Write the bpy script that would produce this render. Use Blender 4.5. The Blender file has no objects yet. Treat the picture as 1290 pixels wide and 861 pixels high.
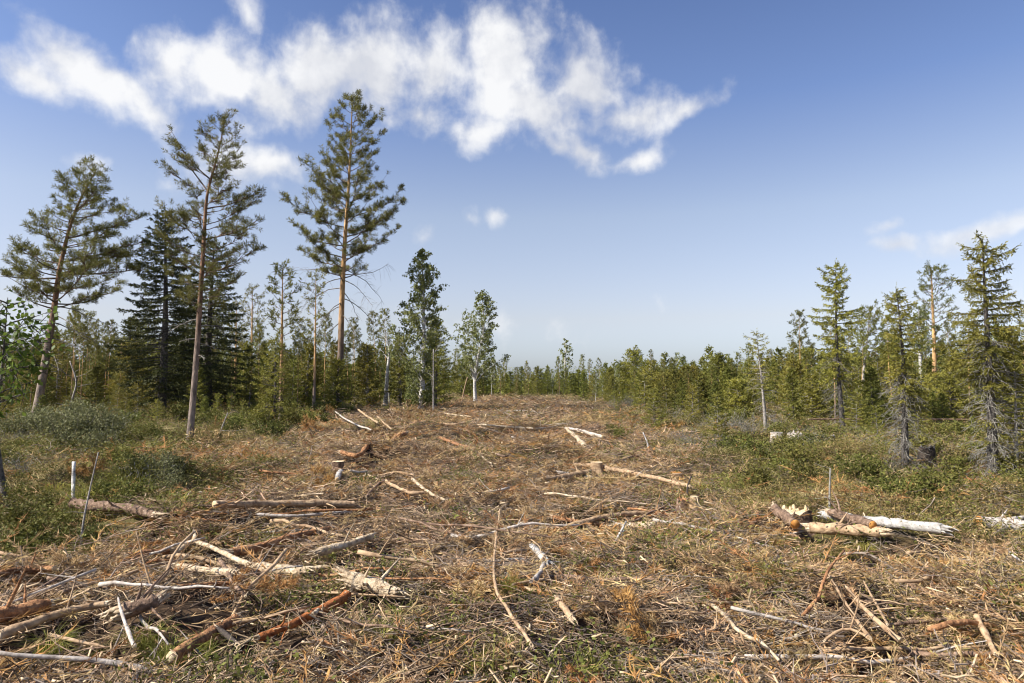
import bpy, math
import numpy as np
from mathutils import Vector

SC = bpy.context.scene
COL = SC.collection
R = math.radians
rng = np.random.default_rng(11)

# ------------------------------------------------------------------ camera
CAM_H, FPX, CX, CY, HOR = 1.8, 860.0, 645.0, 430.5, 487.0
PITCH = math.atan((HOR - CY) / FPX)
cam_d = bpy.data.cameras.new('camera'); cam_d.lens = 24.0; cam_d.sensor_width = 36.0
cam_d.clip_end = 6000; cam_d.clip_start = 0.05
cam = bpy.data.objects.new('camera', cam_d); COL.objects.link(cam)
cam.location = (0, 0, CAM_H); cam.rotation_euler = (R(90) + PITCH, 0, 0)
SC.camera = cam

# ------------------------------------------------------------------ sun, sky, exposure
SUN_EL = R(42); SUN_DIR = Vector((-0.94, -0.34, 0)).normalized()
TO_SUN = Vector((SUN_DIR.x * math.cos(SUN_EL), SUN_DIR.y * math.cos(SUN_EL), math.sin(SUN_EL)))
sun_d = bpy.data.lights.new('sun', 'SUN'); sun_d.energy = 5.0; sun_d.angle = R(0.53); sun_d.color = (1, 0.945, 0.86)
sun = bpy.data.objects.new('sun', sun_d); COL.objects.link(sun)
sun.rotation_euler = TO_SUN.to_track_quat('Z', 'Y').to_euler(); sun.location = TO_SUN * 60
SC.view_settings.view_transform = 'Standard'; SC.view_settings.look = 'None'
SC.view_settings.exposure = 0.8; SC.view_settings.gamma = 1.0
SC.render.engine = 'CYCLES'
SC.cycles.filter_width = 1.1; SC.cycles.max_bounces = 5; SC.cycles.diffuse_bounces = 2; SC.cycles.glossy_bounces = 1
SC.cycles.transmission_bounces = 3; SC.cycles.transparent_max_bounces = 4
SC.cycles.caustics_reflective = False; SC.cycles.caustics_refractive = False

def px_dir(px, py):
    a = (px - CX) / FPX; b = -(py - CY) / FPX
    return np.array([a, math.cos(PITCH) - b * math.sin(PITCH), math.sin(PITCH) + b * math.cos(PITCH)])

world = bpy.data.worlds.new('World'); SC.world = world; world.use_nodes = True
def build_world():
    nt = world.node_tree; N = nt.nodes; L = nt.links; N.clear()
    def nd(t, **k):
        n = N.new(t)
        for a, b in k.items(): setattr(n, a, b)
        return n
    def mth(op, a, b=None, c=None, clamp=False):
        n = nd('ShaderNodeMath', operation=op, use_clamp=clamp)
        for i, v in enumerate((a, b, c)):
            if v is None: continue
            if isinstance(v, (int, float)): n.inputs[i].default_value = v
            else: L.new(v, n.inputs[i])
        return n.outputs[0]
    sky = nd('ShaderNodeTexSky', sky_type='NISHITA', sun_disc=False, sun_elevation=SUN_EL,
             sun_rotation=math.atan2(SUN_DIR.x, SUN_DIR.y), altitude=150, air_density=1.0, dust_density=1.6, ozone_density=4.0)
    tc = nd('ShaderNodeTexCoord')
    sep = nd('ShaderNodeSeparateXYZ'); L.new(tc.outputs['Generated'], sep.inputs[0])
    az = mth('ARCTAN2', sep.outputs[0], sep.outputs[1]); el = mth('ARCSINE', sep.outputs[2])
    cb = nd('ShaderNodeCombineXYZ'); L.new(az, cb.inputs[0]); L.new(el, cb.inputs[1])
    def blobpos(px, py):
        d = px_dir(px, py); d = d / np.linalg.norm(d)
        return math.atan2(d[0], d[1]), math.asin(d[2])
    # warp so the outlines billow
    wn = nd('ShaderNodeTexNoise'); wn.inputs['Scale'].default_value = 10; wn.inputs['Detail'].default_value = 3; wn.noise_dimensions = '2D'
    L.new(cb.outputs[0], wn.inputs['Vector'])
    ws = nd('ShaderNodeVectorMath', operation='SUBTRACT'); L.new(wn.outputs['Color'], ws.inputs[0]); ws.inputs[1].default_value = (.5, .5, .5)
    wm = nd('ShaderNodeVectorMath', operation='SCALE'); L.new(ws.outputs[0], wm.inputs[0]); wm.inputs['Scale'].default_value = 0.038
    wa = nd('ShaderNodeVectorMath', operation='ADD'); L.new(cb.outputs[0], wa.inputs[0]); L.new(wm.outputs[0], wa.inputs[1])
    def field(blobs):
        acc = None
        for (px, py, rx, ry, rot, w) in blobs:
            a, e = blobpos(px, py); a2, _ = blobpos(px + rx, py); _, e2 = blobpos(px, py - ry)
            mp = nd('ShaderNodeMapping', vector_type='TEXTURE')
            mp.inputs['Location'].default_value = (a, e, 0); mp.inputs['Rotation'].default_value = (0, 0, R(rot))
            mp.inputs['Scale'].default_value = (abs(a2 - a), abs(e2 - e), 1)
            L.new(wa.outputs[0], mp.inputs['Vector'])
            ln = nd('ShaderNodeVectorMath', operation='LENGTH'); L.new(mp.outputs[0], ln.inputs[0])
            v = mth('MULTIPLY', mth('SUBTRACT', 1.0, ln.outputs['Value']), w)
            acc = v if acc is None else mth('SMOOTH_MAX', acc, v, 0.25)
        return acc
    thick = [(45, 92, 90, 26, -14, .8), (125, 100, 110, 50, -24, 1), (185, 140, 90, 42, -34, .8), (215, 85, 80, 56, 10, .95),
             (285, 90, 75, 66, 22, 1), (310, 18, 22, 40, 24, .55), (345, 120, 70, 66, 14, .9), (395, 85, 75, 66, 18, 1), (335, 212, 80, 34, 4, .8), (262, 190, 55, 46, 30, .5),
             (470, 85, 70, 76, 16, 1), (545, 90, 75, 64, 20, .95), (525, 140, 55, 36, 0, .7), (640, 75, 75, 80, 24, 1), (660, 130, 105, 50, -12, 1), (612, 165, 46, 32, 0, .8),
             (735, 105, 62, 68, 6, .95), (790, 150, 80, 34, 4, .8), (868, 138, 52, 15, 18, .6), (735, 192, 48, 24, -28, .8), (808, 204, 42, 17, 12, .75), (700, 180, 50, 20, -20, .6)]
    wisps = [(1240, 288, 120, 26, 13, 1.25), (1125, 310, 50, 13, 10, .9), (1120, 288, 40, 14, 25, .6), (535, 285, 34, 22, 20, .4), (590, 272, 20, 14, 0, .5),
             (628, 270, 16, 12, 0, .5), (115, 212, 46, 22, 0, .6), (640, 410, 120, 18, 0, .3)]
    ns = nd('ShaderNodeTexNoise'); ns.noise_dimensions = '2D'; ns.inputs['Scale'].default_value = 11; ns.inputs['Detail'].default_value = 6; ns.inputs['Roughness'].default_value = .56
    mpn = nd('ShaderNodeMapping'); mpn.inputs['Scale'].default_value = (1.0, .95, 1); L.new(wa.outputs[0], mpn.inputs['Vector']); L.new(mpn.outputs[0], ns.inputs['Vector'])
    nc = mth('SUBTRACT', ns.outputs['Fac'], 0.5)
    n2 = nd('ShaderNodeTexNoise', noise_dimensions='2D'); n2.inputs['Scale'].default_value = 34; n2.inputs['Detail'].default_value = 4; L.new(cb.outputs[0], n2.inputs['Vector']); nf = mth('SUBTRACT', n2.outputs['Fac'], 0.5)
    def dens(f, amp, lo, hi):
        s = mth('ADD', mth('ADD', f, mth('MULTIPLY', nc, amp)), mth('MULTIPLY', nf, amp * .35))
        m = nd('ShaderNodeMapRange', interpolation_type='SMOOTHSTEP'); L.new(s, m.inputs[0])
        m.inputs[1].default_value = lo; m.inputs[2].default_value = hi; return m.outputs[0]
    d1 = dens(field(thick), 1.5, -0.10, 0.80); d2 = dens(field(wisps), 1.7, 0.0, 0.9)
    d = mth('MAXIMUM', mth('MULTIPLY', d1, .93), mth('MULTIPLY', d2, .7))
    # cloud body a little greyer where thick and low-frequency dark
    sh = nd('ShaderNodeTexNoise'); sh.inputs['Scale'].default_value = 6.5; sh.inputs['Detail'].default_value = 2; sh.noise_dimensions = '2D'; L.new(wa.outputs[0], sh.inputs['Vector'])
    rp = nd('ShaderNodeValToRGB'); rp.color_ramp.elements[0].position = .30; rp.color_ramp.elements[1].position = .66
    rp.color_ramp.elements[0].color = (4.3, 4.4, 4.7, 1); rp.color_ramp.elements[1].color = (5.9, 5.9, 5.9, 1); L.new(mth('ADD', sh.outputs['Fac'], mth('ADD', mth('MULTIPLY', nc, .55), mth('MULTIPLY', nf, .45))), rp.inputs[0])
    hs = nd('ShaderNodeHueSaturation'); hs.inputs['Saturation'].default_value = .78; L.new(sky.outputs[0], hs.inputs['Color'])
    # clear northern air: pale and hazy low down, deepening to a stronger blue higher up, the same all round the horizon
    er = nd('ShaderNodeValToRGB'); L.new(mth('DIVIDE', el, math.pi / 2), er.inputs[0]); ce = er.color_ramp
    for p, c in ((.01, (1.0, 1.02, 1.20)), (.062, (1.17, 1.0, .96)), (.155, (1.12, 1.03, 1.0)), (.25, (.70, .80, 1.02)), (.40, (.47, .60, .88))):
        e = ce.elements.new(p); e.color = (*c, 1)
    ce.elements.remove(ce.elements[0]); ce.elements.remove(ce.elements[-1])
    tint = nd('ShaderNodeMix', data_type='RGBA', blend_type='MULTIPLY'); tint.inputs[0].default_value = 1; L.new(hs.outputs[0], tint.inputs[6]); L.new(er.outputs[0], tint.inputs[7])
    mx = nd('ShaderNodeMix', data_type='RGBA'); L.new(d, mx.inputs['Factor']); L.new(tint.outputs[2], mx.inputs[6]); L.new(rp.outputs[0], mx.inputs[7])
    bg = nd('ShaderNodeBackground'); bg.inputs['Strength'].default_value = 0.098; L.new(mx.outputs[2], bg.inputs['Color'])
    bs = nd('ShaderNodeBackground'); bs.inputs['Strength'].default_value = 0.098; L.new(tint.outputs[2], bs.inputs['Color'])
    inside = mth('MULTIPLY', mth('MULTIPLY', mth('LESS_THAN', mth('ABSOLUTE', az), .85), mth('LESS_THAN', el, .68)), mth('GREATER_THAN', el, .02))
    ms = nd('ShaderNodeMixShader'); L.new(inside, ms.inputs[0]); L.new(bs.outputs[0], ms.inputs[1]); L.new(bg.outputs[0], ms.inputs[2])
    out = nd('ShaderNodeOutputWorld'); L.new(ms.outputs[0], out.inputs['Surface'])
build_world()
world.cycles.sampling_method = 'MANUAL'; world.cycles.sample_map_resolution = 512
SC.cycles.use_adaptive_sampling = True; SC.cycles.adaptive_threshold = 0.02

# ------------------------------------------------------------------ terrain function
def vnoise(x, y, seed=0):
    x = np.asarray(x, float); y = np.asarray(y, float)
    xi = np.floor(x).astype(np.int64); yi = np.floor(y).astype(np.int64)
    fx = x - xi; fy = y - yi; fx = fx * fx * (3 - 2 * fx); fy = fy * fy * (3 - 2 * fy)
    def h(a, b):
        n = (a * 374761393 + b * 668265263 + seed * 1442695041) & 0x7fffffff
        n = ((n ^ (n >> 13)) * 1274126177) & 0x7fffffff
        return ((n ^ (n >> 16)) & 0xffff) / 65535.0
    a = h(xi, yi); b = h(xi + 1, yi); c = h(xi, yi + 1); d = h(xi + 1, yi + 1)
    return (a * (1 - fx) + b * fx) * (1 - fy) + (c * (1 - fx) + d * fx) * fy
def sstep(x, a, b):
    t = np.clip((x - a) / (b - a), 0, 1); return t * t * (3 - 2 * t)
MOUNDS = []   # heaps of brush and hollows: photo pixel on flat ground, height, radius in metres
for (px_, py_, mh, mr) in ((520, 585, .38, 1.3), (470, 590, .25, 1.0), (650, 592, .35, 1.2), (700, 590, .25, 1.0), (120, 800, .22, .8), (260, 770, .16, .7), (1060, 712, -.28, .8), (975, 690, -.18, .4), (60, 700, -.25, .9),
                           (905, 600, .28, .9), (1070, 600, .30, .9), (1265, 655, .25, .7), (870, 585, .2, .9), (330, 560, .3, 1.4), (150, 600, .2, .9), (60, 615, .22, .9), (1150, 660, .15, .6), (840, 720, .14, .6), (600, 690, .15, .7), (780, 790, .12, .5),
                           (560, 770, .12, .5), (1000, 810, .13, .5), (1230, 770, .15, .5), (400, 640, .18, .8), (740, 640, .15, .8), (215, 670, .18, .6), (550, 545, .3, 1.8), (680, 550, .25, 2)):
    yy_ = 1548.0 / (py_ - 487); MOUNDS.append(((px_ - 645) / 860 * yy_, yy_, mh, mr))
def H(x, y):
    x = np.asarray(x, float); y = np.asarray(y, float); d = np.hypot(x, y)
    side = sstep(np.abs(x + 0.5), 2.5, 9) * (1.35 - .35 * sstep(d, 30, 60))
    z = 0.30 * (vnoise(x / 4.2 + 9, y / 4.2, 1) - .5) * (0.55 + 0.6 * side)
    z = z + 0.30 * (vnoise(x / 1.5, y / 1.5, 2) - .5) * (1 - sstep(d, 40, 80)) * (.6 + .6 * side)
    z = z + 0.22 * (vnoise(x / .6, y / .6, 3) - .5) * (1 - sstep(d, 18, 40))
    z = z + 0.10 * (vnoise(x / .24, y / .22, 4) - .5) * (1 - sstep(d, 8, 14))
    cx_ = np.interp(y, [4, 9.5, 29, 47, 100], [.6, -.8, -2, -2.2, 1]) + .35 * np.sin(y * .33)
    for o_ in (-1.05, 1.05): z = z - .13 * np.exp(-((x - cx_ - o_) / .32) ** 2) * (1 - sstep(d, 60, 90))
    for (mx_, my_, mh, mr) in MOUNDS:
        z = z + mh * np.exp(-(((x - mx_) / mr) ** 2 + ((y - my_) / (mr * .7)) ** 2))
    return z
def micro(x, y):
    """1 on the tops of the small bumps, 0 in the dips between them"""
    return sstep(vnoise(x / .6, y / .6, 3) * .65 + vnoise(x / .24, y / .24, 4) * .35, .32, .55)
def lane(x, y):
    """1 inside the strip of logging slash, 0 in the uncut heath on either side"""
    x = np.asarray(x, float); y = np.asarray(y, float)
    w = (vnoise(x / 2.3 + 3, y / 2.3, 7) - .5) * 2.2 + (vnoise(x / .7, y / .7, 8) - .5) * .9
    w = w * (1 + y * .02)
    l = np.interp(y, [4, 7, 9.5, 15, 29, 47, 75, 100], [-7, -4.9, -4.9, -6.4, -9.4, -10.6, -8.5, -6.2]); r = np.interp(y, [4, 6.5, 7.6, 9.5, 15, 29, 47, 75, 100], [9, 6.5, 3.6, 3.3, 3.9, 5.4, 6.2, 7.2, 8.2])
    k = .7 + .03 * y
    v = sstep(x + w, l - k, l + k) * (1 - sstep(x + w, r - k, r + k))
    return v * (1 - sstep(y, 96, 104))
def G(px, py):
    d = px_dir(px, py); z = 0.0; p = None
    for _ in range(8):
        t = (z - CAM_H) / d[2]; p = np.array([0, 0, CAM_H]) + d * t
        z = .5 * z + .5 * float(H(p[0], p[1]))
    p[2] = float(H(p[0], p[1])); return p
def at_depth(px, py, y):
    d = px_dir(px, py); return np.array([0, 0, CAM_H]) + d * (y / d[1])

# ------------------------------------------------------------------ mesh helpers
class Acc:
    def __init__(s): s.v = []; s.q = []; s.t = []; s.n = 0; s.mi = []
    def add(s, V, Q=None, T=None):
        V = np.asarray(V, float).reshape(-1, 3)
        if Q is not None and len(Q): s.q.append(np.asarray(Q, int) + s.n)
        if T is not None and len(T): s.t.append(np.asarray(T, int) + s.n)
        s.v.append(V); s.n += len(V)
    def mesh(s, name, mats, smooth=False, off=None):
        me = bpy.data.meshes.new(name)
        V = np.concatenate(s.v) if s.v else np.zeros((0, 3))
        if off is not None: V = V - np.asarray(off)
        Q = np.concatenate(s.q) if s.q else np.zeros((0, 4), int)
        T = np.concatenate(s.t) if s.t else np.zeros((0, 3), int)
        me.vertices.add(len(V)); me.vertices.foreach_set('co', V.astype(np.float32).ravel())
        me.loops.add(len(Q) * 4 + len(T) * 3); me.polygons.add(len(Q) + len(T))
        me.loops.foreach_set('vertex_index', np.concatenate([Q.ravel(), T.ravel()]).astype(np.int32))
        ls = np.concatenate([np.arange(len(Q)) * 4, len(Q) * 4 + np.arange(len(T)) * 3]).astype(np.int32)
        me.polygons.foreach_set('loop_start', ls)
        if smooth: me.polygons.foreach_set('use_smooth', np.ones(len(Q) + len(T), bool))
        me.update(calc_edges=True); me.validate()
        for m in (mats if isinstance(mats, (list, tuple)) else [mats]): me.materials.append(m)
        return me
def obj(name, me, parent=None, **props):
    o = bpy.data.objects.new(name, me); COL.objects.link(o)
    if parent is not None: o.parent = parent
    for k, v in props.items(): o[k] = v
    return o
def root(name, loc, label, cat, group=None):
    o = obj(name, None); o.location = tuple(float(c) for c in loc); o['label'] = label; o['category'] = cat
    o.empty_display_size = .2
    if group: o['group'] = group
    return o
def unit(a):
    a = np.asarray(a, float); return a / (np.linalg.norm(a, axis=-1, keepdims=True) + 1e-9)
def tubes(P, Rr, sides=3, cap=False):
    """P (M,N,3) polylines, Rr (M,N) radii -> V, Q, T"""
    P = np.asarray(P, float); Rr = np.asarray(Rr, float)
    if P.ndim == 2: P = P[None]; Rr = Rr[None]
    M, N, _ = P.shape
    T = np.empty_like(P); T[:, 1:-1] = P[:, 2:] - P[:, :-2]; T[:, 0] = P[:, 1] - P[:, 0]; T[:, -1] = P[:, -1] - P[:, -2]
    T = unit(T)
    mean = unit(P[:, -1] - P[:, 0]); ref = np.where(np.abs(mean[:, 2:3]) > .8, np.array([[1., 0, 0]]), np.array([[0, 0, 1.]]))
    U = unit(np.cross(T, ref[:, None, :])); W = np.cross(T, U)
    a = np.arange(sides) * 2 * np.pi / sides
    V = P[:, :, None] + Rr[:, :, None, None] * (np.cos(a)[None, None, :, None] * U[:, :, None] + np.sin(a)[None, None, :, None] * W[:, :, None])
    base = (np.arange(M) * N * sides)[:, None, None]
    i = np.arange(N - 1)[None, :, None] * sides; j = np.arange(sides)[None, None, :]; j2 = (j + 1) % sides
    Q = np.stack([base + i + j, base + i + j2, base + i + sides + j2, base + i + sides + j], -1).reshape(-1, 4)
    Tt = None
    if cap:
        b = np.arange(M)[:, None] * N * sides; k = np.arange(1, sides - 1)[None]
        e = b + (N - 1) * sides
        Tt = np.concatenate([np.stack([b + 0 * k, b + k + 1, b + k], -1).reshape(-1, 3), np.stack([e + 0 * k, e + k, e + k + 1], -1).reshape(-1, 3)])
    return V.reshape(-1, 3), Q, Tt
def blades(B, D, Ln, Wd, side=None, mid=.4):
    """narrow diamond faces: base B, direction D, length, width"""
    M = len(B); D = unit(D)
    if side is None: side = rng.normal(size=(M, 3))
    S = unit(np.cross(D, side)); Ln = np.broadcast_to(Ln, (M,))[:, None]; Wd = np.broadcast_to(Wd, (M,))[:, None]
    V = np.stack([B, B + D * Ln * mid + S * Wd * .5, B + D * Ln, B + D * Ln * mid - S * Wd * .5], 1)
    return V.reshape(-1, 3), np.arange(M * 4).reshape(M, 4)
def spline(pts, n):
    pts = np.asarray(pts, float)
    if len(pts) == 2:
        t = np.linspace(0, 1, n)[:, None]; return pts[0] * (1 - t) + pts[1] * t
    P = np.concatenate([[2 * pts[0] - pts[1]], pts, [2 * pts[-1] - pts[-2]]]); out = []
    for u in np.linspace(0, len(pts) - 1, n):
        i = min(int(u), len(pts) - 2); t = u - i; a, b, c, d = P[i:i + 4]
        out.append(.5 * ((2 * b) + (-a + c) * t + (2 * a - 5 * b + 4 * c - d) * t * t + (-a + 3 * b - 3 * c + d) * t ** 3))
    return np.array(out)

# ------------------------------------------------------------------ materials
def mat(name, c1, c2, scale=8, rough=.85, trans=0, vary=.0, stretch=(1, 1, 1), c3=None, bump=0, bscale=None, ramp=None, spec=.25, hue=.0, coord='Object'):
    m = bpy.data.materials.new(name); m.use_nodes = True; nt = m.node_tree; N = nt.nodes; L = nt.links; N.clear()
    out = N.new('ShaderNodeOutputMaterial'); b = N.new('ShaderNodeBsdfPrincipled')
    b.inputs['Roughness'].default_value = rough; b.inputs['Specular IOR Level'].default_value = spec
    tc = N.new('ShaderNodeTexCoord'); mp = N.new('ShaderNodeMapping'); mp.inputs['Scale'].default_value = stretch
    L.new(tc.outputs[coord], mp.inputs[0])
    oi = N.new('ShaderNodeObjectInfo')
    off = N.new('ShaderNodeVectorMath'); off.operation = 'SCALE'; off.inputs[0].default_value = (37, 91, 53); L.new(oi.outputs['Random'], off.inputs['Scale'])
    ad = N.new('ShaderNodeVectorMath'); L.new(mp.outputs[0], ad.inputs[0]); L.new(off.outputs[0], ad.inputs[1])
    ns = N.new('ShaderNodeTexNoise'); ns.inputs['Scale'].default_value = scale; ns.inputs['Detail'].default_value = 4; ns.inputs['Roughness'].default_value = .65
    L.new(ad.outputs[0], ns.inputs['Vector'])
    rp = N.new('ShaderNodeValToRGB'); L.new(ns.outputs['Fac'], rp.inputs[0]); cr = rp.color_ramp
    cr.elements[0].position = .33; cr.elements[1].position = .67
    cr.elements[0].color = (*c1, 1); cr.elements[1].color = (*c2, 1)
    if c3: e = cr.elements.new(.52); e.color = (*c3, 1)
    col = rp.outputs[0]
    if ramp:   # colour change along the height of the thing itself (pine bark turns orange up the stem)
        sp = N.new('ShaderNodeSeparateXYZ'); L.new(tc.outputs['Generated'], sp.inputs[0])
        r2 = N.new('ShaderNodeValToRGB'); L.new(sp.outputs[2], r2.inputs[0])
        while len(r2.color_ramp.elements) < len(ramp): r2.color_ramp.elements.new(.5)
        for e, (p, c) in zip(r2.color_ramp.elements, ramp): e.position = p; e.color = (*c, 1)
        mx = N.new('ShaderNodeMix'); mx.data_type = 'RGBA'; mx.blend_type = 'MULTIPLY'; mx.inputs['Factor'].default_value = 1
        L.new(col, mx.inputs[6]); L.new(r2.outputs[0], mx.inputs[7]); col = mx.outputs[2]
    if vary or hue:
        hs = N.new('ShaderNodeHueSaturation'); L.new(col, hs.inputs['Color'])
        mr = N.new('ShaderNodeMapRange'); L.new(oi.outputs['Random'], mr.inputs[0]); mr.inputs[3].default_value = 1 - vary; mr.inputs[4].default_value = 1 + vary
        L.new(mr.outputs[0], hs.inputs['Value'])
        if hue:
            wn = N.new('ShaderNodeTexWhiteNoise'); wn.noise_dimensions = '1D'; L.new(oi.outputs['Random'], wn.inputs['W'])
            m2 = N.new('ShaderNodeMapRange'); L.new(wn.outputs['Value'], m2.inputs[0]); m2.inputs[3].default_value = .5 - hue; m2.inputs[4].default_value = .5 + hue
            L.new(m2.outputs[0], hs.inputs['Hue'])
        col = hs.outputs[0]
    L.new(col, b.inputs['Base Color'])
    if bump:
        bn = N.new('ShaderNodeTexNoise'); bn.inputs['Scale'].default_value = bscale or scale * 3; bn.inputs['Detail'].default_value = 5; L.new(ad.outputs[0], bn.inputs['Vector'])
        bp = N.new('ShaderNodeBump'); bp.inputs['Strength'].default_value = bump; bp.inputs['Distance'].default_value = .02
        L.new(bn.outputs['Fac'], bp.inputs['Height']); L.new(bp.outputs[0], b.inputs['Normal'])
    if trans:
        tr = N.new('ShaderNodeBsdfTranslucent'); L.new(col, tr.inputs['Color'])
        ms = N.new('ShaderNodeMixShader'); ms.inputs[0].default_value = trans; L.new(b.outputs[0], ms.inputs[1]); L.new(tr.outputs[0], ms.inputs[2]); L.new(ms.outputs[0], out.inputs[0])
    else: L.new(b.outputs[0], out.inputs[0])
    return m
M = {}
M['pine_needle'] = mat('pine_needle', (.085, .092, .022), (.245, .232, .062), 1.6, .6, .32, .12, hue=.01)
M['pine_far'] = mat('pine_far', (.095, .104, .024), (.265, .245, .060), 1.0, .65, .32, .22, hue=.015)
M['spruce_dark'] = mat('spruce_dark', (.040, .048, .016), (.125, .128, .040), 1.5, .6, .26, .2)
M['spruce_far'] = mat('spruce_far', (.095, .108, .022), (.265, .255, .050), .9, .65, .32, .25, hue=.015)
M['spruce_yellow'] = mat('spruce_yellow', (.125, .125, .022), (.360, .315, .062), 2.2, .6, .32, .15, hue=.01)
M['spruce_mid'] = mat('spruce_mid', (.115, .120, .022), (.320, .290, .056), 1.3, .65, .32, .25, hue=.02)
M['birch_leaf'] = mat('birch_leaf', (.120, .142, .036), (.310, .315, .110), 1.5, .5, .42, .1, spec=.15)
M['sapling_leaf'] = mat('sapling_leaf', (.060, .105, .014), (.200, .260, .048), 4, .45, .35, .1, spec=.15)
M['willow_leaf'] = mat('willow_leaf', (.095, .102, .038), (.250, .245, .110), 5, .55, .25, .15, spec=.15)
M['pine_bark'] = mat('pine_bark', (.35, .35, .35), (1.15, 1.1, 1.05), 5, .9, 0, .1, (1, 1, .35), bump=.8, bscale=14,
                     ramp=[(0, (.21, .185, .165)), (.18, (.24, .185, .15)), (.36, (.60, .37, .18)), (.62, (.72, .45, .195)), (1, (.44, .29, .15))])
M['pine_bark_near'] = mat('pine_bark_near', (.28, .26, .25), (1.2, 1.1, 1.05), 9, .9, 0, .1, (1, 1, .35), bump=1, bscale=24,
                     ramp=[(0, (.30, .26, .225)), (.3, (.26, .21, .17)), (.5, (.27, .165, .105)), (.75, (.30, .19, .11)), (1, (.22, .15, .10))])
M['pine_limb'] = mat('pine_limb', (.075, .055, .042), (.22, .16, .115), 8, .9, 0, .1)
M['spruce_bark'] = mat('spruce_bark', (.030, .026, .022), (.17, .15, .13), 12, .9, 0, .2, bump=.8)
M['grey_bark'] = mat('grey_bark', (.16, .14, .12), (.42, .38, .33), 10, .9, 0, .2, bump=.6)
M['birch_bark'] = mat('birch_bark', (.10, .09, .08), (.72, .68, .62), 5, .7, 0, .08, (1, 1, 2.5), c3=(.55, .52, .47), bump=.3)
M['deadtwig'] = mat('deadtwig', (.10, .085, .07), (.34, .31, .27), 6, .9, 0, .2)
M['lichen_twig'] = mat('lichen_twig', (.075, .068, .056), (.30, .28, .235), 8, .95, 0, .2)
# lying wood
M['log_bark'] = mat('log_bark', (.085, .055, .038), (.36, .255, .18), 15, .9, 0, .15, c3=(.22, .14, .09), bump=1.6, bscale=34)
M['orange_bark'] = mat('orange_bark', (.13, .060, .028), (.50, .28, .13), 15, .85, 0, .15, c3=(.33, .16, .07), bump=1.6, bscale=34)
M['grey_wood'] = mat('grey_wood', (.24, .20, .165), (.60, .53, .45), 15, .9, 0, .15, bump=.6, bscale=40)
M['tan_wood'] = mat('tan_wood', (.20, .12, .065), (.54, .38, .225), 15, .8, 0, .12, bump=.6, bscale=30)
M['pale_wood'] = mat('pale_wood', (.27, .19, .11), (.66, .54, .38), 15, .75, 0, .06, c3=(.50, .385, .25), bump=1.2, bscale=34)
M['white_wood'] = mat('white_wood', (.20, .18, .155), (.56, .53, .48), 15, .8, 0, .05, bump=.4)
M['cut_wood'] = mat('cut_wood', (.42, .17, .035), (.62, .30, .08), 14, .8, 0, .1, c3=(.52, .23, .055), bump=.3)
M['cream_cut'] = mat('cream_cut', (.62, .42, .20), (.86, .72, .48), 12, .8, 0, .1, bump=.4)
M['red_rot'] = mat('red_rot', (.16, .045, .015), (.55, .20, .06), 14, .9, 0, .15, bump=1, bscale=40)
M['char'] = mat('char', (.02, .016, .014), (.09, .07, .055), 12, .85, 0, .2, bump=.8)
def add_rings(m):
    nt = m.node_tree; N, L = nt.nodes, nt.links; b = N['Principled BSDF']; src = b.inputs['Base Color'].links[0].from_socket
    tc = N.new('ShaderNodeTexCoord'); sb = N.new('ShaderNodeVectorMath'); sb.operation = 'DISTANCE'; L.new(tc.outputs['Generated'], sb.inputs[0]); sb.inputs[1].default_value = (.5, .5, .5)
    mu = N.new('ShaderNodeMath'); mu.operation = 'MULTIPLY'; L.new(sb.outputs['Value'], mu.inputs[0]); mu.inputs[1].default_value = 85
    sn = N.new('ShaderNodeMath'); sn.operation = 'SINE'; L.new(mu.outputs[0], sn.inputs[0])
    mr = N.new('ShaderNodeMapRange'); L.new(sn.outputs[0], mr.inputs[0]); mr.inputs[1].default_value = -1; mr.inputs[3].default_value = .62; mr.inputs[4].default_value = 1.1
    mx = N.new('ShaderNodeMix'); mx.data_type = 'RGBA'; mx.blend_type = 'MULTIPLY'; mx.inputs[0].default_value = 1; L.new(src, mx.inputs[6]); L.new(mr.outputs[0], mx.inputs[7]); L.new(mx.outputs[2], b.inputs['Base Color'])
add_rings(M['cut_wood']); add_rings(M['cream_cut'])
# ground cover
M['twig_tan'] = mat('twig_tan', (.21, .135, .076), (.58, .415, .26), 6, .9, 0, .4, hue=.012)
M['twig_grey'] = mat('twig_grey', (.085, .063, .047), (.33, .265, .205), 6, .9, 0, .4, hue=.01)
M['twig_dark'] = mat('twig_dark', (.05, .035, .025), (.20, .14, .09), 6, .9, 0, .4)
M['brown_needle'] = mat('brown_needle', (.215, .130, .056), (.61, .420, .210), 5, .85, .12, .3, hue=.015)
M['rust_needle'] = mat('rust_needle', (.24, .115, .036), (.54, .290, .105), 5, .85, .12, .25, hue=.012)
M['straw'] = mat('straw', (.34, .26, .11), (.66, .54, .28), 4, .85, .2, .3)
M['grass'] = mat('grass', (.125, .135, .022), (.38, .355, .080), 3, .7, .28, .3, hue=.015)
M['shrub_leaf'] = mat('shrub_leaf', (.060, .070, .014), (.215, .205, .048), 5, .6, .22, .35, hue=.02, spec=.15)
M['heather'] = mat('heather', (.125, .090, .034), (.37, .275, .100), 5, .85, .15, .35, hue=.02)
M['chip'] = mat('chip', (.32, .21, .11), (.70, .54, .34), 6, .85, 0, .3)

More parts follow.
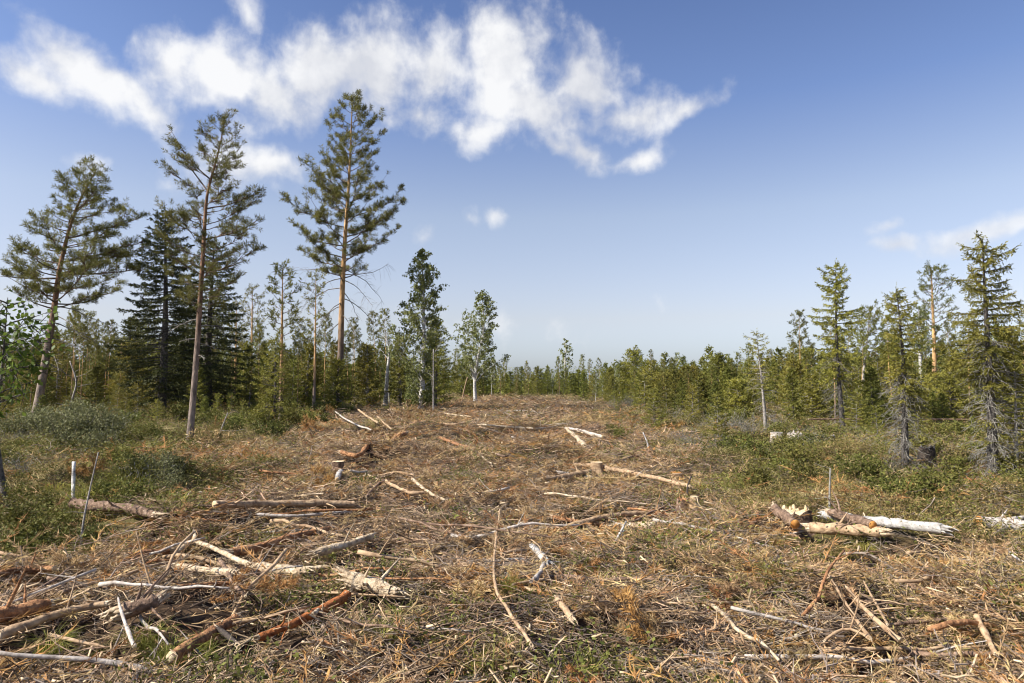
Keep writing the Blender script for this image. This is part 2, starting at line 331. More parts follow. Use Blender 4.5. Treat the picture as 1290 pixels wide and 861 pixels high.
# ------------------------------------------------------------------ ground
def ground_material():
    m = bpy.data.materials.new('forest_floor'); m.use_nodes = True; nt = m.node_tree; N = nt.nodes; L = nt.links
    b = N['Principled BSDF']; b.inputs['Roughness'].default_value = .95; b.inputs['Specular IOR Level'].default_value = .1
    tc = N.new('ShaderNodeTexCoord')
    def noise(s, d=6, r=.65):
        n = N.new('ShaderNodeTexNoise'); n.inputs['Scale'].default_value = s; n.inputs['Detail'].default_value = d; n.inputs['Roughness'].default_value = r
        L.new(tc.outputs['Object'], n.inputs['Vector']); return n.outputs['Fac']
    def ramp(f, els):
        r = N.new('ShaderNodeValToRGB'); L.new(f, r.inputs[0])
        while len(r.color_ramp.elements) < len(els): r.color_ramp.elements.new(.5)
        for e, (p, c) in zip(r.color_ramp.elements, els): e.position = p; e.color = (*c, 1)
        return r.outputs[0]
    def mix(f, a, c):
        x = N.new('ShaderNodeMix'); x.data_type = 'RGBA'; L.new(f, x.inputs[0]); L.new(a, x.inputs[6]); L.new(c, x.inputs[7]); return x.outputs[2]
    brown = ramp(noise(7), [(.3, (.022, .015, .010)), (.5, (.060, .038, .023)), (.72, (.17, .108, .062))])
    moss = ramp(noise(1.7), [(.3, (.045, .045, .014)), (.5, (.115, .100, .030)), (.62, (.25, .19, .070)), (.75, (.28, .17, .08))])
    fine = ramp(noise(16), [(.3, (.035, .030, .014)), (.7, (.24, .20, .085))])
    mx = N.new('ShaderNodeMix'); mx.data_type = 'RGBA'; mx.inputs[0].default_value = .4; L.new(moss, mx.inputs[6]); L.new(fine, mx.inputs[7])
    at = N.new('ShaderNodeAttribute'); at.attribute_name = 'slash'
    L.new(mix(at.outputs['Fac'], mx.outputs[2], brown), b.inputs['Base Color'])
    bp = N.new('ShaderNodeBump'); bp.inputs['Strength'].default_value = 1; bp.inputs['Distance'].default_value = .06
    L.new(noise(11), bp.inputs['Height']); L.new(bp.outputs[0], b.inputs['Normal'])
    return m
def build_ground():
    def axis(a0, step, k, end):
        v = [a0]
        while v[-1] < end: v.append(v[-1] + max(step, k * abs(v[-1])))
        return v
    ys = np.array([-60, -40, -25, -15, -8, -4, -1, 1, 2.5] + axis(3.4, .10, .025, 1600))
    xp = axis(0, .13, .032, 1600); xs = np.array([-v for v in xp[:0:-1]] + xp)
    X, Y = np.meshgrid(xs, ys); Z = H(X, Y)
    nx, ny = len(xs), len(ys)
    i = (np.arange(ny - 1)[:, None] * nx + np.arange(nx - 1)[None]).ravel()
    A = Acc(); A.add(np.stack([X, Y, Z], -1).reshape(-1, 3), np.stack([i, i + 1, i + nx + 1, i + nx], -1))
    me = A.mesh('ground', ground_material(), smooth=True)
    at = me.attributes.new('slash', 'FLOAT', 'POINT'); at.data.foreach_set('value', lane(X, Y).ravel().astype(np.float32))
    obj('ground', me, kind='structure', label='rough forest floor of moss, heath and brown logging litter', category='ground')
build_ground()

# ------------------------------------------------------------------ tree builders
def needle_tufts(A, P, D, k, ln, wd, shoot=.12):
    """clumps of long pine needles round the end of each shoot"""
    n = len(P); P = np.repeat(P, k, 0); D = unit(np.repeat(D, k, 0)); s = rng.random((n * k, 1))
    rad = rng.normal(size=(n * k, 3)); rad = unit(rad - (rad * D).sum(1, keepdims=True) * D)
    dd = D * rng.uniform(.25, 1.0, (n * k, 1)) + rad * .9 + np.array([0, 0, .12])
    V, Q = blades(P + D * s * shoot, dd, ln * rng.uniform(.7, 1.2, n * k), wd * rng.uniform(.7, 1.3, n * k)); A.add(V, Q)
def pine_parts(trunk_pts, r0, prof, zc0, nb, k=12, nl=.16, nw=.020, shoot=.14, up=.35, tw=1.0, leaders=(), dead=(), seed=1, sub=1.0, thin=.0):
    """trunk_pts local; prof: list (z, left, right) reach of the crown; returns Acc trunk, Acc crown, list of Acc dead branches"""
    global rng
    old = rng; rng = np.random.default_rng(seed)
    TR, CR, BW = Acc(), Acc(), Acc(); dl = []
    tp = spline(trunk_pts, 22); rr = r0 * (1 - np.linspace(0, 1, 22) ** 1.15 * .90); rr[0] *= 1.35; rr[1] *= 1.08
    TR.add(*tubes(tp, rr, 9))
    zt = tp[-1, 2]; prof = np.array(prof, float)
    def tpos(z): return np.array([np.interp(z, tp[:, 2], tp[:, i]) for i in range(3)])
    shoots_p, shoots_d = [], []
    def limb(b, az, L, rise, r, foliage=True, bend=.3, acc=None):
        hd = np.array([math.cos(az), math.sin(az), 0]); t = np.linspace(0, 1, 7)[:, None]
        wob = rng.normal(0, .035 * L, (7, 3)) * t; wob[:, 2] *= .6
        P = b + hd * L * t * (1 - .08 * t) + np.array([0, 0, 1]) * (L * rise * t + bend * L * t ** 2.2) + wob
        (acc or BW).add(*tubes(P, r * (1 - .85 * t[:, 0]), 5))
        if not foliage: return P
        nt = max(4, int(L * 5.2 * sub * tw))
        for u in np.sort(rng.uniform(.28, 1, nt)) if L > .5 else [.6, 1.]:
            q = np.array([np.interp(u, t[:, 0], P[:, i]) for i in range(3)])
            sd = np.array([-hd[1], hd[0], 0]) * rng.choice([-1, 1])
            dr = unit(hd * rng.uniform(.3, 1) + sd * rng.uniform(.1, 1) + np.array([0, 0, rng.uniform(0, .7)]))
            l2 = (.16 + .30 * L * (1.05 - u)) * rng.uniform(.6, 1.15); l2 = min(l2, .9)
            e = q + dr * l2
            BW.add(*tubes(np.stack([q, (q + e) / 2 + [0, 0, -.03 * l2], e]), np.array([.014, .009, .005]) * (1 + L * .2), 3))
            for w in np.linspace(.35, 1, max(2, int(l2 / .14))):
                shoots_p.append(q + dr * l2 * w + rng.normal(0, .035, 3)); shoots_d.append(dr * .7 + rng.normal(0, .45, 3) + [0, 0, .5])
        shoots_p.append(P[-1]); shoots_d.append(P[-1] - P[-2] + np.array([0, 0, .15]))
        return P
    ga = rng.uniform(0, 6)
    for i in range(nb):
        z = zc0 + (zt - zc0) * ((i + .5) / nb) ** .95 * .985
        if rng.random() < thin: continue
        az = ga + i * 2.399 + rng.normal(0, .25)
        lf, rt = np.interp(z, prof[:, 0], prof[:, 1]), np.interp(z, prof[:, 0], prof[:, 2])
        c = math.cos(az); L = (rt if c > 0 else lf) * abs(c) + (lf + rt) * .5 * (1 - abs(c))
        L *= rng.uniform(.48, 1.18); f = (z - zc0) / (zt - zc0)
        limb(tpos(z - .12 * L), az, max(L, .18), up * (.35 + 1.1 * f) + rng.normal(0, .09), max(.012, r0 * .22 * (1 - .6 * f)))
    for (z, az, L, rise, bend) in leaders: limb(tpos(z), az, L, rise, r0 * .28, True, bend)
    for w in np.linspace(0, 1, 8): shoots_p.append(tpos(zt - w * .5)); shoots_d.append(rng.normal(0, .5, 3) + [0, 0, 1.2])
    for (z, az, L, rise, bend) in dead:
        a = Acc(); P = limb(tpos(z), az, L, rise, r0 * .13 + .008, False, bend, a)
        for u in rng.uniform(.3, .98, int(5 + L * 3)):
            q = np.array([np.interp(u, np.linspace(0, 1, 7), P[:, i]) for i in range(3)]); dr = unit(rng.normal(0, .6, 3) + [math.cos(az) * .8, math.sin(az) * .8, -.35])
            l2 = L * .3 * rng.uniform(.4, 1)
            a.add(*tubes(np.stack([q, q + dr * l2 * .5, q + dr * l2 + [0, 0, -.06 * L]]), np.array([.010, .007, .004]), 3))
        dl.append(a)
    needle_tufts(CR, np.array(shoots_p), np.array(shoots_d), k, nl, nw, shoot)
    rng = old; TR.limbs = BW
    return TR, CR, dl
def spruce_parts(h, rad, z0, nb, r0, K=7, bl=.10, bw=.022, droop=.35, lift=.12, sp=.11, seed=1, lean=(0, 0), dead=0, deadlen=.5, ragged=.35, power=.85, twl=1.0, top=None, hang=.35):
    global rng
    old = rng; rng = np.random.default_rng(seed)
    TR, CR, DD = Acc(), Acc(), Acc()
    ph = rng.uniform(0, 6, 2)
    t = np.linspace(0, 1, 16); tp = np.stack([lean[0] * t + .02 * h * .3 * np.sin(t * 5 + ph[0]), lean[1] * t + .02 * h * .3 * np.sin(t * 4 + ph[1]), h * t], 1); tp -= [tp[0, 0], tp[0, 1], 0]
    rr = r0 * (1 - t * .93); rr[0] *= 1.35; TR.add(*tubes(tp, rr, 7))
    def tpos(z): return np.array([np.interp(z, tp[:, 2], tp[:, i]) for i in range(3)])
    tb, td, tl = [], [], []
    for i in range(nb):
        u = ((i + rng.random()) / nb) ** 1.0; z = z0 + (h - z0) * u * .98
        L = rad * (max(1 - u, .015) ** power) * rng.uniform(1 - ragged, 1 + ragged * .45) + .05 * rad
        if u < .15: L *= rng.uniform(.45, 1)
        az = i * 2.399 + rng.normal(0, .3); hd = np.array([math.cos(az), math.sin(az), 0]); sd = np.array([-hd[1], hd[0], 0])
        s = np.linspace(0, 1, 6)[:, None]
        dz = L * ((lift + .5 * max(0, u - .6)) * s - droop * (1 - .75 * u) * s ** 1.4 + .14 * s ** 3)
        P = tpos(z) + hd * L * s + np.array([0, 0, 1]) * dz
        TR.add(*tubes(P, (.012 + .012 * L) * (1 - .85 * s[:, 0]), 3))
        n = max(3, int(L / sp)); us = np.clip(np.linspace(.12 if L < 1 else .22, 1, n) + rng.normal(0, .02, n), 0, 1)
        q = np.stack([np.interp(us, s[:, 0], P[:, k]) for k in range(3)], 1)
        for sg in (-1, 1):
            l2 = ((.10 + .42 * L * (1.02 - us) ** .8 * np.minimum(1, us * 3)) * rng.uniform(.55, 1.1, n) * twl)
            dr = hd * rng.uniform(.35, .9, (n, 1)) + sd * sg * rng.uniform(.35, .9, (n, 1)) + np.array([0, 0, -1]) * rng.uniform(0, 2 * hang, (n, 1))
            tb.append(q); td.append(unit(dr)); tl.append(l2)
        tb.append(P[-1:]); td.append(unit(P[-1:] - P[-2:-1])); tl.append(np.array([.12 * (1 + L * .2)]))
        tb.append(q); td.append(unit(np.tile(hd, (n, 1)) + rng.normal(0, .15, (n, 3)))); tl.append(np.full(n, sp * 1.6))
    tb.append(tpos(h)[None] - [0, 0, .25 * min(1, rad)]); td.append(np.array([[0, 0, 1.]])); tl.append(np.array([.3 * min(1, rad) + .1]))
    B, D, Ln = np.concatenate(tb), np.concatenate(td), np.concatenate(tl)
    B2, D2, L2 = np.repeat(B, K, 0), np.repeat(D, K, 0), np.repeat(Ln, K)
    w = np.tile((np.arange(K) + .3) / K, len(B)) * L2
    rad_ = rng.normal(size=(len(B2), 3)); rad_ = unit(rad_ - (rad_ * D2).sum(1, keepdims=True) * D2)
    V, Q = blades(B2 + D2 * w[:, None], D2 * .8 + rad_ * .6, bl * rng.uniform(.7, 1.3, len(B2)), bw * rng.uniform(.7, 1.3, len(B2))); CR.add(V, Q)
    for i in range(dead):
        z = rng.uniform(.06, 1) ** .8 * max(z0 * 1.5, .5 * h * .8); az = rng.uniform(0, 6.28); L = deadlen * rng.uniform(.4, 1.15)
        hd = np.array([math.cos(az), math.sin(az), 0]); s = np.linspace(0, 1, 5)[:, None]
        P = tpos(z) + hd * L * s + np.array([0, 0, 1]) * L * (.25 * s - .75 * s ** 1.6 * rng.uniform(.5, 1.3)) + rng.normal(0, .03 * L, (5, 3)) * s
        P[:, 2] = np.maximum(P[:, 2], .03)
        DD.add(*tubes(P, .007 * (1.1 - s[:, 0]) * (1 + L * .5), 3))
        m = rng.integers(3, 7); us = rng.uniform(.2, 1, m); q = np.stack([np.interp(us, s[:, 0], P[:, k]) for k in range(3)], 1)
        e = q + unit(rng.normal(0, .5, (m, 3)) + hd * .6 + [0, 0, -.7]) * L * .35 * rng.uniform(.4, 1.1, (m, 1)); e[:, 2] = np.maximum(e[:, 2], .01)
        DD.add(*tubes(np.stack([q, (q + e) / 2 + rng.normal(0, .02, (m, 3)), e], 1), np.tile([.005, .004, .002], (m, 1)), 3))
    rng = old
    return TR, CR, DD
def birch_parts(trunk_pts, r0, prof, zc0, nb, leaf=.11, per=11, seed=1, fork=None, tw=9, up=.9):
    global rng
    old = rng; rng = np.random.default_rng(seed)
    TR, CR = Acc(), Acc(); tp = spline(trunk_pts, 18); rr = r0 * (1 - np.linspace(0, 1, 18) * .92); rr[0] *= 1.4; TR.add(*tubes(tp, rr, 8))
    zt = tp[-1, 2]; prof = np.array(prof, float); lp, ld = [], []
    def tpos(z): return np.array([np.interp(z, tp[:, 2], tp[:, i]) for i in range(3)])
    if fork is not None:
        F = spline(fork, 10); TR.add(*tubes(F, r0 * .55 * (1 - np.linspace(0, 1, 10) * .9), 6))
    for i in range(nb):
        z = zc0 + (zt - zc0) * (i + rng.random()) / nb; az = i * 2.399 + rng.normal(0, .3)
        lf, rt = np.interp(z, prof[:, 0], prof[:, 1]), np.interp(z, prof[:, 0], prof[:, 2]); c = math.cos(az)
        L = ((rt if c > 0 else lf) * abs(c) + (lf + rt) * .5 * (1 - abs(c))) * rng.uniform(.6, 1.25)
        hd = np.array([c, math.sin(az), 0]); s = np.linspace(0, 1, 6)[:, None]
        P = tpos(max(zc0 * .6, z - up * .8 * L)) + hd * L * s + np.array([0, 0, 1]) * (up * L * s ** .8) + rng.normal(0, .03 * L, (6, 3)) * s
        TR.add(*tubes(P, r0 * .17 * (1.02 - s[:, 0]) + .003, 4))
        for u in rng.uniform(.3, 1, max(3, int(tw * (.5 + L * .35)))):
            q = np.array([np.interp(u, s[:, 0], P[:, k]) for k in range(3)]); dr = unit(rng.normal(0, .6, 3) + hd * .5 + [0, 0, -.15]); l2 = (.22 + .2 * L) * rng.uniform(.5, 1.2)
            e = q + dr * l2 + [0, 0, -.15 * l2]
            TR.add(*tubes(np.stack([q, (q + e) / 2, e]), np.array([.008, .006, .004]), 3))
            w = rng.random((per, 1)); lp.append(q + (e - q) * w + rng.normal(0, .07, (per, 3))); ld.append(rng.normal(0, .6, (per, 3)) + [0, 0, -.5])
    P, D = np.concatenate(lp), np.concatenate(ld)
    V, Q = blades(P, D, leaf * rng.uniform(.7, 1.25, len(P)), leaf * .72 * rng.uniform(.8, 1.2, len(P)), mid=.45); CR.add(V, Q)
    rng = old
    return TR, CR
TREES = []
def tree(name, px, py, label, cat, tr, cr, mt, mc, dead=(), dmat=None, group=None, rz=0, sc=1, ddname='dead_branch', loc=None):
    p = G(px, py) if loc is None else np.array([loc[0], loc[1], float(H(loc[0], loc[1]))])
    o = root(name, (p[0], p[1], p[2] - .04), label, cat, group); o.rotation_euler.z = rz; o.scale = (sc, sc, sc)
    tk = obj('trunk', tr.mesh('trunk', mt, True) if isinstance(tr, Acc) else tr, o)
    if hasattr(tr, 'limbs'): obj('branchwork', tr.limbs.mesh('branchwork', M['pine_limb'], True), o)
    if cr is not None: obj('crown', cr.mesh('crown', mc) if isinstance(cr, Acc) else cr, o)
    for d in dead: obj(ddname, d.mesh(ddname, dmat or M['deadtwig']) if isinstance(d, Acc) else d, tk)
    return o
def loc_px(base, pts):
    """pixels up a stem -> local points in the stem's own plane"""
    g = G(*base); return np.array([at_depth(x, y, g[1]) - g for x, y in pts]), g, g[1] / FPX

# ------------------------------------------------------------------ hero trees
def hero_pine(name, base, stem, prof, label, r0, **kw):
    pts, g, s = loc_px(base, stem); pts[0] = (0, 0, -.06)
    zz = lambda py: at_depth(base[0], py, g[1])[2] - g[2]
    xs = lambda py: np.interp(zz(py), pts[:, 2], pts[:, 0]) + g[0]
    pr = [(zz(py), (xs(py) - at_depth(l, py, g[1])[0]), at_depth(r, py, g[1])[0] - xs(py)) for py, l, r in prof]
    pr.sort(); mats = kw.pop('mats'); zc = kw.pop('zc')
    kw['leaders'] = [(zz(a), b, c * s, d, e) for a, b, c, d, e in kw.get('leaders', ())]
    kw['dead'] = [(zz(a), b, c * s, d, e) for a, b, c, d, e in kw.get('dead', ())]
    tr, cr, dl = pine_parts(pts, r0, pr, zz(zc), **kw)
    return tree(name, *base, label, 'pine', tr, cr, mats[0], mats[1], dl)
PI = math.pi
hero_pine('pine_tree', (428, 522), [(428, 522), (430, 400), (434, 310), (440, 220), (444, 122)],
          [(125, 437, 452), (150, 422, 468), (180, 410, 484), (205, 392, 480), (240, 385, 502), (275, 362, 505), (300, 362, 500), (330, 366, 492), (352, 368, 470)],
          'tallest pine with bare orange upper trunk and drooping dead limbs below its crown', .23,
          zc=352, nb=76, thin=.10, k=30, nl=.25, nw=.025, shoot=.30, up=.42, tw=.74, seed=5, mats=(M['pine_bark'], M['pine_needle']),
          dead=[(345, .15, 62, -.1, .35), (352, -.4, 52, -.35, -.35), (338, .5, 60, -.3, -.4), (362, 2.9, 62, -.05, -.3), (375, .3, 46, -.3, -.55), (385, 2.8, 42, -.2, -.5), (395, -.6, 28, -.6, -.5), (340, 3.3, 70, .1, -.2),
                (366, 1.2, 40, -.4, -.4), (380, 4.2, 45, -.5, -.4), (350, 3.7, 55, -.2, -.5), (405, 3.3, 30, -.7, -.2)])
hero_pine('pine_tree', (238, 564), [(238, 564), (247, 455), (252, 380), (257, 300), (261, 245), (274, 195), (284, 148)],
          [(148, 270, 296), (170, 262, 300), (195, 245, 300), (225, 200, 320), (245, 186, 338), (270, 192, 334), (295, 196, 338), (320, 200, 330), (350, 205, 312), (385, 215, 290)],
          'pine with forked twin-pointed top standing in front of dark spruces', .092,
          zc=392, nb=52, thin=.10, k=38, nl=.125, nw=.0115, shoot=.17, up=.38, tw=1.45, seed=9, mats=(M['pine_bark_near'], M['pine_needle']),
          leaders=[(240, PI - .25, 62, 1.15, .25), (225, PI, 46, .8, .2), (262, .15, 66, .25, .1), (300, -.2, 76, .12, .1)],
          dead=[(400, 2.8, 40, -.1, -.2), (410, .3, 34, .2, -.2), (430, .2, 26, -.3, 0), (425, 3.5, 22, -.1, -.1), (445, -.5, 18, -.3, 0), (395, 1, 30, 0, -.2)])
hero_pine('pine_tree', (45, 528), [(45, 528), (58, 450), (68, 390), (77, 330), (95, 265), (122, 212)],
          [(212, 112, 134), (235, 88, 150), (262, 66, 176), (285, 50, 190), (310, 58, 184), (335, 8, 178), (360, 0, 196), (385, 4, 190), (400, 20, 180)],
          'broad crooked pine leaning over grey willow scrub with dead twigs under its crown', .21,
          zc=385, nb=56, thin=.10, k=28, nl=.21, nw=.021, shoot=.26, up=.16, tw=.85, seed=23, mats=(M['pine_bark_near'], M['pine_needle']),
          leaders=[(330, .2, 112, .25, .05), (345, 0, 125, .02, .05), (300, .3, 90, .3, .1), (350, PI, 80, -.05, .1), (265, 1.6, 55, .8, 0)],
          dead=[(385, .3, 70, -.1, -.3), (395, -.3, 62, -.3, -.3), (405, .6, 56, -.3, -.2), (415, PI, 45, 0, -.4), (425, .1, 58, -.2, -.3), (440, -.6, 40, -.4, -.3), (400, 2.4, 50, -.1, -.4), (430, 3.4, 36, -.2, -.3),
                (240, 2.0, 34, .9, .2), (232, 2.6, 26, 1.1, .2), (455, .4, 38, -.5, -.2)])
hero_pine('pine_tree', (1176, 527), [(1176, 527), (1177, 450), (1175, 390), (1173, 337)],
          [(338, 1170, 1178), (352, 1162, 1192), (370, 1158, 1206), (390, 1160, 1200), (410, 1160, 1206), (430, 1160, 1200), (450, 1166, 1190)],
          'straight pine with reddish bare trunk rising behind lichen-hung spruces', .16,
          zc=450, nb=42, k=11, nl=.19, nw=.034, shoot=.18, up=.55, tw=.8, seed=31, mats=(M['pine_bark'], M['pine_far']), dead=[])
hero_pine('pine_tree', (1086, 527), [(1086, 527), (1087, 480), (1092, 430), (1096, 388)],
          [(388, 1090, 1102), (400, 1080, 1112), (420, 1076, 1120), (440, 1074, 1122), (455, 1078, 1116), (470, 1082, 1100)],
          'round-headed small pine with pale bare stem beside tall thin spruce', .11,
          zc=462, nb=44, k=11, nl=.17, nw=.034, shoot=.16, up=.3, tw=1.0, seed=33, mats=(M['grey_bark'], M['pine_far']), dead=[])
slim = [(356, 545, 336, 352, 40, .10, 'slim pine with short tufted crown beyond tall pine, lower stem hidden by yellow spruce'),
        (398, 525, 345, 362, 34, .10, 'thin pine close beside tall orange-barked pine'),
        (318, 522, 362, 372, 44, .12, 'thin dark pine between forked pine and a tufted slim pine'),
        (298, 516, 380, 390, 36, .12, 'short-crowned thin pine just behind dark spruces'),
        (172, 512, 398, 400, 26, .10, 'thin straight pine seen through dead twigs of crooked pine')]
for i, (x, b, tp_, top, w, r0, lb) in enumerate(slim):
    hero_pine('slim_pine', (x - 3, b), [(x - 3, b), (x - 1, (b + tp_) / 2), (x, tp_)], [(tp_, x - 4, x + 4), (tp_ + 25, x - w * .5, x + w * .5), (tp_ + 70, x - w * .55, x + w * .55), (tp_ + 110, x - w * .3, x + w * .3)],
              lb, r0, zc=tp_ + 95, nb=26, k=10, nl=.18, nw=.034, shoot=.17, up=.35, tw=.8, seed=60 + i, mats=(M['pine_bark'], M['pine_far']), dead=[(tp_ + 105, 1, 14, 0, -.2), (tp_ + 115, 3.4, 14, 0, -.3)])

def hero_spruce(name, base, top, halfw, z0f, label, r0px, mt, mc, group=None, **kw):
    g = G(*base); s = g[1] / FPX; h = (at_depth(base[0], top[1], g[1]) - g)[2]; lean = ((top[0] - base[0]) * s, 0)
    tr, cr, dd = spruce_parts(h, halfw * s, z0f * h, r0=r0px * s, lean=lean, **kw)
    return tree(name, *base, label, 'spruce', tr, cr, mt, mc, [dd] if dd.n else [], M['lichen_twig'], group=group, ddname='deadwood')
hero_spruce('spruce_tree', (1252, 612), (1252, 300), 52, .40, 'ragged lichen-hung spruce with bare twiggy lower trunk, tallest of the thin spruces', 7, M['spruce_bark'], M['spruce_yellow'],
            nb=60, K=10, bl=.050, bw=.016, droop=.5, lift=.25, sp=.042, seed=3, dead=240, deadlen=.46, ragged=.75, power=.38, hang=.7)
hero_spruce('spruce_tree', (1141, 597), (1137, 362), 30, .36, 'narrow scraggy spruce with grey dead lower branches beside a white birch stem', 5, M['spruce_bark'], M['spruce_yellow'],
            nb=64, K=9, bl=.050, bw=.016, droop=.45, lift=.2, sp=.045, seed=14, dead=190, deadlen=.40, ragged=.8, power=.4, hang=.5)
hero_spruce('spruce_tree', (1062, 546), (1060, 329), 30, .30, 'tall thin spruce with sparse ladder-like branches and yellowish lower crown', 3.4, M['spruce_bark'], M['spruce_yellow'],
            nb=80, K=8, bl=.090, bw=.030, droop=.4, lift=.22, sp=.08, seed=8, dead=100, deadlen=.8, ragged=.85, power=.3, hang=.55)
hero_spruce('spruce_tree', (965, 553), (957, 417), 22, .45, 'spindly half-dead spruce with long bare grey stem by pale tree stumps', 2.6, M['grey_bark'], M['spruce_yellow'],
            nb=34, K=6, bl=.07, bw=.02, droop=.3, lift=.2, sp=.08, seed=41, dead=50, deadlen=.6, ragged=.6, power=.4)
hero_spruce('spruce_tree', (203, 528), (200, 262), 62, .10, 'dense dark spruce just behind the forked pine', 6, M['spruce_bark'], M['spruce_dark'],
            nb=190, K=7, bl=.15, bw=.045, droop=.42, lift=.12, sp=.15, seed=17, dead=70, deadlen=1.3, ragged=.3, power=.62, hang=.3)
hero_spruce('spruce_tree', (262, 526), (262, 300), 58, .10, 'shorter dense dark spruce behind forked pine trunk', 6, M['spruce_bark'], M['spruce_dark'],
            nb=170, K=7, bl=.15, bw=.045, droop=.42, lift=.12, sp=.15, seed=18, dead=60, deadlen=1.2, ragged=.3, power=.6, hang=.3)
hero_spruce('spruce_tree', (160, 520), (160, 398), 20, .3, 'narrow dark spruce beneath the reach of crooked pine', 4, M['spruce_bark'], M['spruce_dark'],
            nb=80, K=6, bl=.15, bw=.045, droop=.4, lift=.12, sp=.15, seed=19, dead=30, deadlen=.8, ragged=.4, power=.6)
ysp = [(345, 549, 425, 30, 'bushy yellow-green spruce with grey roots of twigs at a slim pine foot'),
       (462, 519, 432, 24, 'yellow-green spruce on one side of tall pine foot, nearer white birch snag'), (424, 524, 452, 20, 'small yellow spruce growing round the base of tall pine'),
       (505, 516, 422, 18, 'slender pointed spruce between white birch snag and dense leafy birch'), (548, 517, 398, 26, 'dark green spruce pressed against dense leafy birch'),
       (385, 518, 432, 18, 'young yellow-green spruce under thin pine beside tall pine'),
       (1098, 541, 480, 26, 'bright yellow-green young spruce in front of small pine stem'), (1282, 600, 410, 40, 'yellow-green spruce crowding beside tallest thin spruce'),
       (905, 520, 445, 26, 'pointed dark spruce by the edge of slash strip'), (800, 512, 440, 26, 'scrubby yellowish spruce with ragged top behind dead brush'),
       (835, 518, 470, 30, 'low yellow-green spruce behind grey dead brush'), (1000, 527, 452, 24, 'yellowish bushy spruce behind two pale stumps'),
       (870, 520, 462, 28, 'broad olive spruce at far end of mossy heath'), (930, 530, 478, 26, 'stunted pale yellow spruce beside spindly half-dead spruce'),
       (160, 524, 428, 26, 'pale yellow spruce in shade beside narrow dark spruce'), (130, 516, 450, 24, 'low yellow-green spruce behind rusty brush'),
       (1200, 540, 468, 34, 'spreading yellow spruce between two lichen-hung spruces'), (1022, 534, 470, 26, 'olive young spruce beside tall thin spruce foot')]
for i, (x, b, t_, w, lb) in enumerate(ysp):
    yel = 'dark' not in lb and 'slender' not in lb
    sc_ = 1548 / (b - HOR) / 40
    hero_spruce('young_spruce', (x, b), (x + (i % 3 - 1) * 2, t_), w, .10, lb, 2.6, M['grey_bark'] if i % 2 else M['spruce_bark'], M['spruce_yellow'] if yel and i % 3 else M['spruce_mid'],
                nb=int(46 + 40 * min(1.6, sc_)), K=6, bl=.13 * sc_ ** .8, bw=.042 * sc_ ** .8, droop=.35, lift=.22, sp=.14 * sc_ ** .8, seed=100 + i, dead=26, deadlen=.9 * min(1.2, sc_), ragged=.5, power=.55, hang=.4)

def hero_birch(name, base, stem, prof, label, r0px, zc, mt, mc, cat='birch', **kw):
    pts, g, s = loc_px(base, stem); pts[0] = (0, 0, -.05)
    zz = lambda py: at_depth(base[0], py, g[1])[2] - g[2]
    xs = lambda py: np.interp(zz(py), pts[:, 2], pts[:, 0]) + g[0]
    pr = sorted((zz(py), xs(py) - at_depth(l, py, g[1])[0], at_depth(r, py, g[1])[0] - xs(py)) for py, l, r in prof)
    if kw.get('fork') is not None: kw['fork'] = np.array([at_depth(x, y, g[1]) - g for x, y in kw['fork']])
    tr, cr = birch_parts(pts, r0px * s, pr, zz(zc), **kw)
    return tree(name, *base, label, cat, tr, cr, mt, mc)
hero_birch('birch_tree', (530, 520), [(530, 520), (534, 440), (533, 370), (532, 314)],
           [(314, 528, 538), (335, 515, 552), (360, 508, 556), (385, 502, 556), (410, 496, 553), (440, 498, 548), (470, 502, 546), (500, 508, 546)],
           'tall dense leafy birch with broad rounded crown reaching nearly to ground', 3.6, 510, M['birch_bark'], M['birch_leaf'], nb=100, leaf=.17, per=12, seed=2, tw=9)
hero_birch('birch_tree', (599, 508), [(599, 508), (598, 480), (602, 450), (610, 410), (606, 366)],
           [(366, 602, 611), (385, 594, 622), (400, 582, 624), (420, 576, 628), (440, 574, 632), (460, 580, 634), (470, 588, 630)],
           'open-crowned birch with kinked white trunk at the edge of slash strip', 2.4, 466, M['birch_bark'], M['birch_leaf'], nb=62, leaf=.20, per=13, seed=4, tw=9, fork=[(598, 480), (591, 455), (588, 425)])
hero_birch('birch_tree', (711, 500), [(711, 500), (712, 460), (713, 426)], [(426, 710, 716), (440, 704, 722), (455, 703, 724), (468, 708, 718)],
           'lone small birch with wispy crown against far treeline', 1.8, 470, M['birch_bark'], M['birch_leaf'], nb=26, leaf=.26, per=9, seed=6, tw=6)
hero_birch('leafy_sapling', (15, 637), [(15, 637), (2, 600), (-4, 540), (2, 470), (10, 372)],
           [(372, -10, 24), (395, -40, 52), (430, -50, 54), (460, -50, 48), (490, -40, 42), (505, -20, 30)],
           'leafy sapling with broad bright green leaves and dark crooked stem with white foot', 5, 495, M['spruce_bark'], M['sapling_leaf'], 'sapling', nb=26, leaf=.10, per=6, seed=7, tw=8, up=.35)
hero_birch('birch_tree', (1162, 530), [(1162, 530), (1160, 470), (1158, 425), (1157, 385)], [(385, 1150, 1166), (410, 1142, 1180), (440, 1146, 1182), (460, 1150, 1176)],
           'slender birch with bright white stem behind narrow scraggy spruce', 3.2, 440, M['birch_bark'], M['birch_leaf'], nb=26, leaf=.14, per=9, seed=12, tw=6)
hero_birch('birch_tree', (343 + 142, 516), [(485, 516), (488, 470), (490, 440), (484, 415)], [(415, 478, 492), (440, 472, 500), (450, 480, 496)],
           'half-dead birch snag with white stem and few leaves beside yellow spruces', 3.0, 445, M['birch_bark'], M['birch_leaf'], nb=12, leaf=.14, per=2, seed=15, tw=3)

